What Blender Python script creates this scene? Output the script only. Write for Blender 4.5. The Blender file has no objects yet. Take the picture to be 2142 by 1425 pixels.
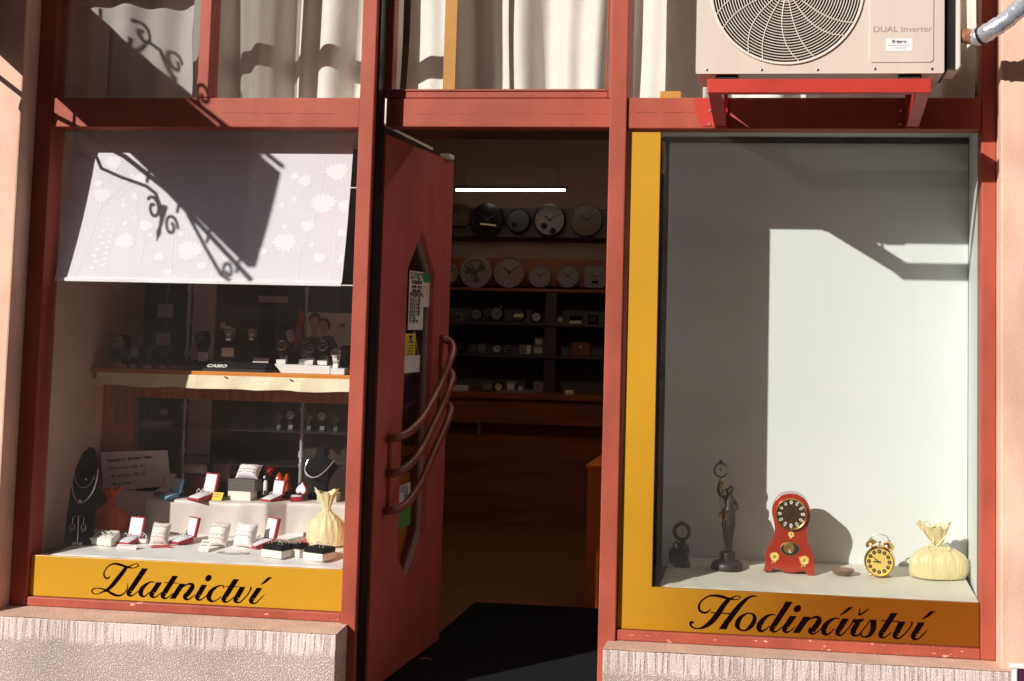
import bpy, bmesh, math, random
from mathutils import Vector, Matrix, Euler
random.seed(11)
scene = bpy.context.scene
C = scene.collection
PI = math.pi
R = math.radians

# ------------------------------------------------------------------ camera model (calibrated on the frame of the shop)
CAM_M = ((0.9909515837, 0.1323303991, 0.0224415718), (0.0124059254, 0.0761801873, -0.9970168866), (-0.1336452456, 0.9882738712, 0.0738491962))
CAM_T = Vector((1.44910759, -4.52201231, 1.36347585))
CX, CY, FPX = 1273.0948, 469.0911, 2800.0
def ray(px, py):
    u = ((px - CX) / FPX, (py - CY) / FPX, 1.0)
    return Vector([sum(CAM_M[r][k] * u[r] for r in range(3)) for k in range(3)])
def at(px, py, Y):
    d = ray(px, py); return CAM_T + d * ((Y - CAM_T.y) / d.y)
def atx(px, py, X):
    d = ray(px, py); return CAM_T + d * ((X - CAM_T.x) / d.x)
def ground(px, py, z0, sl=0.0):
    d = ray(px, py); return CAM_T + d * ((z0 + sl * CAM_T.y - CAM_T.z) / (d.z - sl * d.y))
def mpp(p):
    d = p - CAM_T; return sum(CAM_M[2][k] * d[k] for k in range(3)) / FPX
def gl(px, py): return ground(px, py, 0.488, 0.08)      # left window floor
def gr(px, py): return ground(px, py, 0.485, 0.05)      # right window floor

# ------------------------------------------------------------------ materials
MATS = {}
def mat(name, col, rough=0.5, metal=0.0, var=0.12, vscale=6.0, bump=0.0, bscale=60.0, spec=0.5, coat=0.0, stretch=None, sheen=0.0, emit=None):
    if name in MATS: return MATS[name]
    m = bpy.data.materials.new(name); m.use_nodes = True
    nt = m.node_tree; b = nt.nodes['Principled BSDF']
    b.inputs['Roughness'].default_value = rough; b.inputs['Metallic'].default_value = metal
    b.inputs['Specular IOR Level'].default_value = spec
    b.inputs['Coat Weight'].default_value = coat
    b.inputs['Sheen Weight'].default_value = sheen
    tc = nt.nodes.new('ShaderNodeTexCoord'); mp = nt.nodes.new('ShaderNodeMapping')
    nt.links.new(tc.outputs['Object'], mp.inputs['Vector'])
    if stretch: mp.inputs['Scale'].default_value = stretch
    n = nt.nodes.new('ShaderNodeTexNoise'); n.inputs['Scale'].default_value = vscale; n.inputs['Detail'].default_value = 5
    nt.links.new(mp.outputs['Vector'], n.inputs['Vector'])
    rp = nt.nodes.new('ShaderNodeValToRGB')
    rp.color_ramp.elements[0].position = 0.3; rp.color_ramp.elements[1].position = 0.7
    rp.color_ramp.elements[0].color = tuple(c * (1 - var) for c in col) + (1,)
    rp.color_ramp.elements[1].color = tuple(min(1, c * (1 + var)) for c in col) + (1,)
    nt.links.new(n.outputs['Fac'], rp.inputs['Fac']); nt.links.new(rp.outputs['Color'], b.inputs['Base Color'])
    if bump > 0:
        n2 = nt.nodes.new('ShaderNodeTexNoise'); n2.inputs['Scale'].default_value = bscale; n2.inputs['Detail'].default_value = 4
        nt.links.new(mp.outputs['Vector'], n2.inputs['Vector'])
        bp = nt.nodes.new('ShaderNodeBump'); bp.inputs['Strength'].default_value = bump; bp.inputs['Distance'].default_value = 0.01
        nt.links.new(n2.outputs['Fac'], bp.inputs['Height']); nt.links.new(bp.outputs['Normal'], b.inputs['Normal'])
    if emit:
        b.inputs['Emission Color'].default_value = emit[0] + (1,); b.inputs['Emission Strength'].default_value = emit[1]
    MATS[name] = m
    return m

def node_chips(m, chip_col, thresh=0.68, scale=18.0, stretch=(1, 1, 3)):
    """flaked-off paint: a second colour where a noise passes a threshold"""
    nt = m.node_tree; b = nt.nodes['Principled BSDF']
    src = b.inputs['Base Color'].links[0].from_socket
    tc = nt.nodes.new('ShaderNodeTexCoord'); mp = nt.nodes.new('ShaderNodeMapping'); mp.inputs['Scale'].default_value = stretch
    nt.links.new(tc.outputs['Object'], mp.inputs['Vector'])
    n = nt.nodes.new('ShaderNodeTexNoise'); n.inputs['Scale'].default_value = scale; n.inputs['Detail'].default_value = 6; n.inputs['Roughness'].default_value = 0.62
    nt.links.new(mp.outputs['Vector'], n.inputs['Vector'])
    rp = nt.nodes.new('ShaderNodeValToRGB'); rp.color_ramp.elements[0].position = thresh; rp.color_ramp.elements[1].position = thresh + 0.012
    nt.links.new(n.outputs['Fac'], rp.inputs['Fac'])
    mx = nt.nodes.new('ShaderNodeMix'); mx.data_type = 'RGBA'; mx.inputs[7].default_value = chip_col + (1,)
    nt.links.new(rp.outputs['Color'], mx.inputs[0]); nt.links.new(src, mx.inputs[6]); nt.links.new(mx.outputs[2], b.inputs['Base Color'])

def node_grime(m, dark=0.74):
    """faded and dirty patches: slow blotches crossed with fine vertical runs"""
    nt = m.node_tree; b = nt.nodes['Principled BSDF']; N = nt.nodes.new; L = nt.links.new
    src = b.inputs['Base Color'].links[0].from_socket
    tc = N('ShaderNodeTexCoord'); m1 = N('ShaderNodeMapping'); m1.inputs['Scale'].default_value = (4, 4, 1.1); L(tc.outputs['Object'], m1.inputs['Vector'])
    n1 = N('ShaderNodeTexNoise'); n1.inputs['Scale'].default_value = 3.0; n1.inputs['Detail'].default_value = 7; L(m1.outputs['Vector'], n1.inputs['Vector'])
    n2 = N('ShaderNodeTexNoise'); n2.inputs['Scale'].default_value = 2.1; n2.inputs['Detail'].default_value = 8; n2.inputs['Roughness'].default_value = 0.65; L(tc.outputs['Object'], n2.inputs['Vector'])
    mu = N('ShaderNodeMath'); mu.operation = 'MULTIPLY'; L(n1.outputs['Fac'], mu.inputs[0]); L(n2.outputs['Fac'], mu.inputs[1])
    rp = N('ShaderNodeValToRGB'); rp.color_ramp.elements[0].position = 0.14; rp.color_ramp.elements[1].position = 0.33
    rp.color_ramp.elements[0].color = (dark, dark*0.98, dark*0.98, 1); rp.color_ramp.elements[1].color = (1.06, 1.07, 1.08, 1); L(mu.outputs[0], rp.inputs['Fac'])
    mx = N('ShaderNodeMix'); mx.data_type = 'RGBA'; mx.blend_type = 'MULTIPLY'; mx.inputs[0].default_value = 1.0
    L(src, mx.inputs[6]); L(rp.outputs['Color'], mx.inputs[7]); L(mx.outputs[2], b.inputs['Base Color'])

def glass_mat(name, dust_haze=0.03, ior=1.5, tint=(0.95, 0.96, 0.95), boost=1.0):
    m = bpy.data.materials.new(name); m.use_nodes = True; nt = m.node_tree
    nt.nodes.remove(nt.nodes['Principled BSDF']); out = nt.nodes['Material Output']
    tr = nt.nodes.new('ShaderNodeBsdfTransparent'); tr.inputs['Color'].default_value = tint + (1,)
    gl_ = nt.nodes.new('ShaderNodeBsdfGlossy'); gl_.inputs['Roughness'].default_value = 0.01
    df = nt.nodes.new('ShaderNodeBsdfDiffuse'); df.inputs['Color'].default_value = (0.62, 0.56, 0.52, 1)
    fr = nt.nodes.new('ShaderNodeLayerWeight'); fr.inputs['Blend'].default_value = 0.5
    pw_ = nt.nodes.new('ShaderNodeMath'); pw_.operation = 'POWER'; pw_.inputs[1].default_value = 5.0
    mu = nt.nodes.new('ShaderNodeMath'); mu.operation = 'MULTIPLY_ADD'; mu.inputs[1].default_value = 0.9; mu.inputs[2].default_value = 0.075*boost; mu.use_clamp = True
    m1 = nt.nodes.new('ShaderNodeMixShader'); m2 = nt.nodes.new('ShaderNodeMixShader')
    tc = nt.nodes.new('ShaderNodeTexCoord'); n = nt.nodes.new('ShaderNodeTexNoise'); n.inputs['Scale'].default_value = 2.2; n.inputs['Detail'].default_value = 8; n.inputs['Roughness'].default_value = 0.62
    mpp_ = nt.nodes.new('ShaderNodeMapping'); mpp_.inputs['Rotation'].default_value = (0, 0.5, 0); mpp_.inputs['Scale'].default_value = (0.8, 1, 2.6); nt.links.new(tc.outputs['Object'], mpp_.inputs['Vector'])
    nt.links.new(mpp_.outputs['Vector'], n.inputs['Vector'])
    mr = nt.nodes.new('ShaderNodeMapRange'); mr.inputs[1].default_value = 0.3; mr.inputs[2].default_value = 0.75
    mr.inputs[3].default_value = dust_haze * 0.5; mr.inputs[4].default_value = dust_haze * 1.6
    nt.links.new(n.outputs['Fac'], mr.inputs[0])
    nt.links.new(fr.outputs['Facing'], pw_.inputs[0]); nt.links.new(pw_.outputs[0], mu.inputs[0]); nt.links.new(mu.outputs[0], m1.inputs['Fac'])
    nt.links.new(tr.outputs[0], m1.inputs[1]); nt.links.new(gl_.outputs[0], m1.inputs[2])
    nt.links.new(mr.outputs[0], m2.inputs['Fac']); nt.links.new(m1.outputs[0], m2.inputs[1]); nt.links.new(df.outputs[0], m2.inputs[2])
    nt.links.new(m2.outputs[0], out.inputs['Surface'])
    MATS[name] = m
    return m

RED = mat('frame_red_paint', (0.385, 0.083, 0.051), 0.5, spec=0.22, var=0.13, vscale=3.5, bump=0.03, bscale=70)
REDC = mat('frame_red_paint_chipped', (0.38, 0.084, 0.053), 0.5, spec=0.22, var=0.12, vscale=5, bump=0.12, bscale=120)
node_chips(REDC, (0.82, 0.42, 0.30), 0.635, 16.0, (1.2, 1, 4))
DOORRED = mat('door_red_paint', (0.60, 0.14, 0.115), 0.42, var=0.10, vscale=3, bump=0.06, bscale=40)
BRRED = mat('bracket_red_paint', (0.50, 0.036, 0.022), 0.4, var=0.14, vscale=8)
HANDLE = mat('handle_brown_red', (0.27, 0.058, 0.042), 0.38, var=0.15, vscale=9)
PINK = mat('pink_render', (0.80, 0.50, 0.375), 0.88, var=0.10, vscale=3.2, bump=0.22, bscale=170, spec=.2)
YELLOW = mat('yellow_film', (0.56, 0.285, 0.016), 0.32, var=0.06, vscale=2.2)
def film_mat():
    """the right-hand film turns from yellow to brown towards its right end"""
    m = mat('yellow_brown_film', (0.56, 0.285, 0.016), 0.32, var=0.06, vscale=2.2); nt = m.node_tree; b = nt.nodes['Principled BSDF']
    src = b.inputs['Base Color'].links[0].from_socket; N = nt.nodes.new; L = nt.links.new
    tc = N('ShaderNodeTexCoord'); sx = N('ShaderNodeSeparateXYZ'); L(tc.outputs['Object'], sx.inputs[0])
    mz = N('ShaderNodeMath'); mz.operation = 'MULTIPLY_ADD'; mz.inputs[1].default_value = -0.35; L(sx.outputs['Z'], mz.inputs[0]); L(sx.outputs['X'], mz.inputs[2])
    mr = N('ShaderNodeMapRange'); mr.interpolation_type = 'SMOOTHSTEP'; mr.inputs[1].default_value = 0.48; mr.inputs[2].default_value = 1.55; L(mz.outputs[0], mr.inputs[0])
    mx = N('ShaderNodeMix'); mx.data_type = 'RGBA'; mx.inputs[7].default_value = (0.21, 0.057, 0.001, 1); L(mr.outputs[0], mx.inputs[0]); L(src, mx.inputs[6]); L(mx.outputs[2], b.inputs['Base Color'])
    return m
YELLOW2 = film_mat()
BLACKINK = mat('black_lettering', (0.006, 0.002, 0.003), 0.7, var=0.1, spec=0.0)
DARKTXT = mat('dark_print', (0.03, 0.025, 0.03), 0.6, var=0.1)
CURT = mat('cream_curtain', (0.78, 0.74, 0.68), 0.9, var=0.05, vscale=7, bump=0.15, bscale=45, sheen=0.2)
BLIND = mat('lilac_white_blind', (0.77, 0.735, 0.80), 0.85, var=0.03, vscale=5, bump=0.08, bscale=300)
BLINDF = mat('white_flower_print', (0.89, 0.86, 0.91), 0.85, var=0.02, vscale=9)
WHITEP = mat('white_plastic', (0.82, 0.80, 0.79), 0.45, var=0.04)
ACW = mat('cream_painted_steel', (0.66, 0.555, 0.47), 0.42, var=0.055, vscale=2.6, bump=0.03, bscale=300, stretch=(3.5, 3.5, 0.7))
ACW2 = mat('cream_plastic_grille', (0.80, 0.71, 0.62), 0.4, var=0.03)
GREYTXT = mat('grey_print', (0.34, 0.27, 0.24), 0.6, var=0.05)
BLACK = mat('black_plastic', (0.012, 0.011, 0.012), 0.38, var=0.15)
BLACKM = mat('matt_black_velvet', (0.010, 0.009, 0.011), 0.95, var=0.2, vscale=30, bump=0.1, bscale=200, spec=0.15)
NAVY = mat('navy_gap_shade', (0.02, 0.015, 0.04), 0.5, var=0.1)
RUBBER = mat('rubber', (0.02, 0.02, 0.02), 0.8, var=0.2)
CHROME = mat('chrome', (0.85, 0.85, 0.86), 0.3, 0.55, var=0.04)
STEEL = mat('brushed_steel', (0.6, 0.58, 0.56), 0.32, 1.0, var=0.08)
ALU = mat('aluminium_frame', (0.55, 0.53, 0.52), 0.4, 0.6, var=0.06)
FOIL = mat('silver_foil_wrap', (0.66, 0.68, 0.76), 0.24, 0.55, var=0.16, vscale=20, bump=0.8, bscale=30)
FOAM = mat('orange_foam', (0.33, 0.14, 0.065), 0.9, var=0.35, vscale=40, bump=0.5, bscale=60)
GOLD = mat('gold_metal', (0.80, 0.52, 0.16), 0.22, 1.0, var=0.08)
GOLDFACE = mat('gold_dial', (0.85, 0.62, 0.16), 0.4, 0.35, var=0.06, vscale=30)
BRASS = mat('aged_brass', (0.42, 0.25, 0.07), 0.4, 0.8, var=0.2, vscale=40)
BRONZE = mat('dark_bronze', (0.036, 0.026, 0.019), 0.45, 0.2, var=0.3, vscale=25, bump=0.2, bscale=90)
COPPER = mat('copper_bob', (0.62, 0.25, 0.08), 0.2, 1.0, var=0.05)
CLOCKRED = mat('clock_red_lacquer', (0.36, 0.026, 0.008), 0.24, var=0.1, vscale=9, coat=0.5)
ENAMEL = mat('white_enamel', (0.80, 0.78, 0.72), 0.3, var=0.03)
CREAMFL = mat('cream_flower_paint', (0.80, 0.55, 0.16), 0.4, var=0.25, vscale=120)
GREENP = mat('green_leaf_paint', (0.25, 0.30, 0.06), 0.4, var=0.2)
WCLOTH = mat('white_satin_cloth', (0.93, 0.90, 0.88), 0.48, var=0.03, vscale=6, bump=0.12, bscale=22, sheen=0.25)
STEPCL = mat('beige_white_satin', (0.66, 0.585, 0.54), 0.42, var=0.05, vscale=5, bump=0.25, bscale=14, sheen=0.3)
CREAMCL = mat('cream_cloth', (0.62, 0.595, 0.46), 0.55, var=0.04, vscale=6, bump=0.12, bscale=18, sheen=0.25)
SHELFCL = mat('cream_shelf_cloth', (0.86, 0.74, 0.52), 0.6, var=0.06, vscale=12, bump=0.4, bscale=22, sheen=0.2)
PANELW = mat('white_back_panel', (0.70, 0.735, 0.725), 0.55, var=0.025, vscale=2, bump=0.05, bscale=8)
WALLBROWN = mat('display_side_panel', (0.72, 0.52, 0.46), 0.7, var=0.14, vscale=2.5, bump=0.08, bscale=20)
WOOD = mat('orange_brown_wood', (0.42, 0.12, 0.035), 0.4, var=0.35, vscale=5, bump=0.1, bscale=30, stretch=(8, 8, 0.8))
WOODO = mat('orange_wood_edge', (0.72, 0.24, 0.03), 0.35, var=0.12, vscale=8, stretch=(0.6, 8, 8))
ORANGE = mat('orange_laminate', (0.88, 0.20, 0.02), 0.4, var=0.06, vscale=5)
DARKBACK = mat('dark_cabinet_back', (0.050, 0.032, 0.026), 0.3, var=0.35, vscale=4)
PALESTRIP = mat('pale_grey_panel', (0.86, 0.80, 0.70), 0.7, var=0.08, vscale=9)
ROOMW = mat('room_wall_paint', (0.26, 0.18, 0.14), 0.9, var=0.06, vscale=2)
ROOMC = mat('room_ceiling_paint', (0.30, 0.25, 0.20), 0.9, var=0.05, vscale=2)
ROOMF = mat('wood_laminate_floor', (0.27, 0.105, 0.052), 0.42, var=0.3, vscale=3, stretch=(1, 9, 1), bump=0.06, bscale=30)
CABW = mat('dark_wood_counter', (0.24, 0.065, 0.028), 0.45, var=0.3, vscale=3, stretch=(0.8, 6, 6))
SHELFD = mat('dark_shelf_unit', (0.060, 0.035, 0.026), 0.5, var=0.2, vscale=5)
SHELFB = mat('grey_shelf_back', (0.10, 0.085, 0.085), 0.7, var=0.08, vscale=4)
MATC = mat('black_doormat', (0.018, 0.018, 0.021), 0.95, var=0.45, vscale=120, bump=0.9, bscale=260, spec=0.1)
IRON = mat('black_iron', (0.02, 0.018, 0.018), 0.5, 0.3, var=0.2)
REDV = mat('red_velvet_box', (0.42, 0.010, 0.030), 0.6, var=0.12, vscale=60, sheen=0.3)
SATINW = mat('white_satin_pad', (0.90, 0.86, 0.92), 0.4, var=0.03, sheen=0.2)
BLUEB = mat('blue_box', (0.10, 0.28, 0.50), 0.45, var=0.1)
BROWNB = mat('brown_box', (0.34, 0.13, 0.06), 0.5, var=0.1)
AMBER = mat('amber_brown_casket', (0.16, 0.045, 0.014), 0.25, var=0.3, vscale=15, coat=0.4)
CUSHC = mat('cream_cushion', (0.80, 0.74, 0.68), 0.75, var=0.05, vscale=20, bump=0.25, bscale=50, sheen=0.2)
CUSHP = mat('pale_pink_white_cushion', (0.84, 0.78, 0.80), 0.7, var=0.04, vscale=20, bump=0.25, bscale=50, sheen=0.2)
CUSHD = mat('greige_cushion', (0.42, 0.34, 0.31), 0.75, var=0.08, vscale=20, bump=0.2, bscale=50)
ORGANZA = mat('orange_organza', (1.0, 0.15, 0.02), 0.55, var=0.2, vscale=12, sheen=0.4, bump=0.7, bscale=22, stretch=(2.2, 2.2, 0.6))
YORG = mat('pale_yellow_organza', (0.84, 0.73, 0.42), 0.5, var=0.10, vscale=10, sheen=0.4, bump=0.8, bscale=24, stretch=(2.2, 2.2, 0.6))
CREAMSAT = mat('cream_satin', (0.70, 0.585, 0.30), 0.36, var=0.07, vscale=10, sheen=0.3, bump=0.9, bscale=20, stretch=(2.2, 2.2, 0.7))
RIBBON = mat('cream_ribbon', (0.86, 0.78, 0.50), 0.35, var=0.04, sheen=0.2)
SILVER = mat('silver_jewellery', (0.86, 0.85, 0.86), 0.25, 0.55, var=0.04)
PAPER = mat('white_paper', (0.80, 0.77, 0.76), 0.8, var=0.03)
PAPERG = mat('grey_paper', (0.68, 0.63, 0.64), 0.8, var=0.04)
YPAPER = mat('yellow_paper', (0.80, 0.62, 0.04), 0.7, var=0.04)
GRPAPER = mat('green_paper', (0.10, 0.36, 0.07), 0.6, var=0.05)
GREENS = mat('green_sticker', (0.02, 0.32, 0.12), 0.5, var=0.05)
REDP = mat('red_card', (0.60, 0.07, 0.05), 0.6, var=0.05)
GREYCARD = mat('silver_grey_card', (0.48, 0.44, 0.46), 0.5, var=0.1)
REDPOP = mat('red_acrylic', (0.90, 0.012, 0.012), 0.3, var=0.1)
ORNORANGE = mat('orange_glass_ornament', (0.75, 0.10, 0.01), 0.2, var=0.25, vscale=40)
SWANC = mat('pale_porcelain', (0.62, 0.45, 0.40), 0.3, var=0.05)
BLACKBOX = mat('taupe_black_box', (0.10, 0.085, 0.075), 0.55, var=0.06)
CREAMBOX = mat('cream_card_box', (0.84, 0.80, 0.72), 0.6, var=0.04)
WFACE = mat('pale_dial', (0.55, 0.52, 0.50), 0.35, var=0.06)
DFACE = mat('dark_dial', (0.045, 0.045, 0.052), 0.3, var=0.12)
WGREY = mat('clock_grey_face', (0.22, 0.185, 0.17), 0.6, var=0.06)
WBLACK = mat('clock_black_rim', (0.008, 0.007, 0.008), 0.16, var=0.1)
WBROWN = mat('clock_brown_face', (0.10, 0.07, 0.05), 0.3, var=0.15)
WTAN = mat('clock_tan_face', (0.25, 0.18, 0.145), 0.6, var=0.08)
WWHITE = mat('cream_band', (0.80, 0.70, 0.48), 0.5, var=0.06)
SKINP = mat('printed_skin', (0.80, 0.44, 0.31), 0.7, var=0.08, vscale=30)
HAIRD = mat('printed_dark_hair', (0.015, 0.010, 0.010), 0.7, var=0.1)
HAIRB = mat('printed_brown_hair', (0.13, 0.05, 0.03), 0.7, var=0.15, vscale=40)
BLUECL = mat('printed_blue_shirt', (0.12, 0.18, 0.34), 0.7, var=0.12, vscale=30)
GREYCL = mat('printed_grey_shirt', (0.13, 0.12, 0.13), 0.7, var=0.1, vscale=30)
LED = mat('led_tube', (0.9, 0.9, 0.9), 0.4, emit=((1.0, 0.86, 0.72), 10.0))
def sheer(name, col, alpha):
    m = mat(name, col, 0.85, var=0.15, vscale=4); nt = m.node_tree; b = nt.nodes['Principled BSDF']; b.inputs['Alpha'].default_value = alpha; return m
GREYFILM = sheer('grey_sheer', (0.52, 0.48, 0.46), 0.68)
GLASSL = glass_mat('shop_window_glass', dust_haze=0.015, boost=1.0)
GLASSR = glass_mat('hazed_window_glass', dust_haze=0.022, boost=0.9)  # dust set higher to haze the pane and lighten the shade behind
GLASSD = glass_mat('door_glass', dust_haze=0.02, boost=1.0)

def plinth_mat():
    m = bpy.data.materials.new('bush_hammered_plinth'); m.use_nodes = True; nt = m.node_tree; b = nt.nodes['Principled BSDF']
    b.inputs['Roughness'].default_value = 0.9; b.inputs['Specular IOR Level'].default_value = 0.2
    tc = nt.nodes.new('ShaderNodeTexCoord'); N = nt.nodes.new; L = nt.links.new
    n1 = N('ShaderNodeTexNoise'); n1.inputs['Scale'].default_value = 185; n1.inputs['Detail'].default_value = 4; n1.inputs['Roughness'].default_value = 0.6
    L(tc.outputs['Object'], n1.inputs['Vector'])
    # chiselled vertical grooves in a band below the ledge
    mp = N('ShaderNodeMapping'); mp.inputs['Scale'].default_value = (84, 84, 7); L(tc.outputs['Object'], mp.inputs['Vector'])
    n2 = N('ShaderNodeTexNoise'); n2.inputs['Scale'].default_value = 1.0; n2.inputs['Detail'].default_value = 1; L(mp.outputs['Vector'], n2.inputs['Vector'])
    sx = N('ShaderNodeSeparateXYZ'); L(tc.outputs['Object'], sx.inputs[0])
    n3 = N('ShaderNodeTexNoise'); n3.inputs['Scale'].default_value = 14; L(tc.outputs['Object'], n3.inputs['Vector'])
    ad = N('ShaderNodeMath'); ad.operation = 'MULTIPLY_ADD'; ad.inputs[1].default_value = 0.05; L(n3.outputs['Fac'], ad.inputs[0]); L(sx.outputs['Z'], ad.inputs[2])
    mr = N('ShaderNodeMapRange'); mr.inputs[1].default_value = 0.405; mr.inputs[2].default_value = 0.425; L(ad.outputs[0], mr.inputs[0])
    mr2 = N('ShaderNodeMapRange'); mr2.inputs[1].default_value = 0.42; mr2.inputs[2].default_value = 0.58; L(n2.outputs['Fac'], mr2.inputs[0])
    mrn = N('ShaderNodeMapRange'); mrn.inputs[1].default_value = 0.42; mrn.inputs[2].default_value = 0.58; L(n1.outputs['Fac'], mrn.inputs[0])
    half = N('ShaderNodeMath'); half.operation = 'MULTIPLY_ADD'; half.inputs[1].default_value = 0.45; L(mrn.outputs[0], half.inputs[0])
    sc2 = N('ShaderNodeMath'); sc2.operation = 'MULTIPLY'; sc2.inputs[1].default_value = 0.9; L(mr2.outputs[0], sc2.inputs[0]); L(sc2.outputs[0], half.inputs[2])
    mx = N('ShaderNodeMix'); L(mr.outputs[0], mx.inputs[0]); L(mrn.outputs[0], mx.inputs[2]); L(half.outputs[0], mx.inputs[3])
    bp = N('ShaderNodeBump'); bp.inputs['Strength'].default_value = 1.0; bp.inputs['Distance'].default_value = 0.003
    L(mx.outputs[0], bp.inputs['Height']); L(bp.outputs['Normal'], b.inputs['Normal'])
    rp = N('ShaderNodeValToRGB'); rp.color_ramp.elements[0].color = (0.55, 0.42, 0.385, 1); rp.color_ramp.elements[1].color = (0.87, 0.71, 0.655, 1)
    rp.color_ramp.elements[0].position = 0.0; rp.color_ramp.elements[1].position = 0.55
    L(mx.outputs[0], rp.inputs['Fac'])
    n4 = N('ShaderNodeTexNoise'); n4.inputs['Scale'].default_value = 3; n4.inputs['Detail'].default_value = 5; L(tc.outputs['Object'], n4.inputs['Vector'])
    mm = N('ShaderNodeMix'); mm.data_type = 'RGBA'; mm.blend_type = 'MULTIPLY'; mm.inputs[0].default_value = 0.5
    L(rp.outputs['Color'], mm.inputs[6]); L(n4.outputs['Color'], mm.inputs[7])
    rp4 = N('ShaderNodeValToRGB'); rp4.color_ramp.elements[0].color = (0.8, 0.8, 0.8, 1); rp4.color_ramp.elements[1].color = (1.1, 1.08, 1.06, 1); rp4.color_ramp.elements[0].position = .3; rp4.color_ramp.elements[1].position = .7
    L(n4.outputs['Fac'], rp4.inputs['Fac']); L(rp4.outputs['Color'], mm.inputs[7]); mm.inputs[0].default_value = 1.0
    L(mm.outputs[2], b.inputs['Base Color'])
    return m
node_chips(RED, (0.72, 0.30, 0.20), 0.735, 30.0, (1, 1, 1.6))
node_grime(RED, 0.86); node_grime(REDC, 0.82); node_grime(DOORRED, 0.86); node_grime(PINK, 0.86)
PLINTH = plinth_mat()
LEDGE = mat('plinth_ledge_stone', (0.66, 0.45, 0.34), 0.85, var=0.14, vscale=9, bump=0.3, bscale=90)
PAVE = mat('pavement_concrete', (0.17, 0.155, 0.14), 0.9, var=0.15, vscale=6, bump=0.3, bscale=60)
ROAD = mat('asphalt', (0.06, 0.058, 0.055), 0.9, var=0.2, vscale=12, bump=0.4, bscale=120)
OPPW = mat('brown_street_facade', (0.30, 0.20, 0.15), 0.85, var=0.1, vscale=2)
OPPD = mat('dark_window', (0.03, 0.03, 0.035), 0.2, var=0.1)

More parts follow.
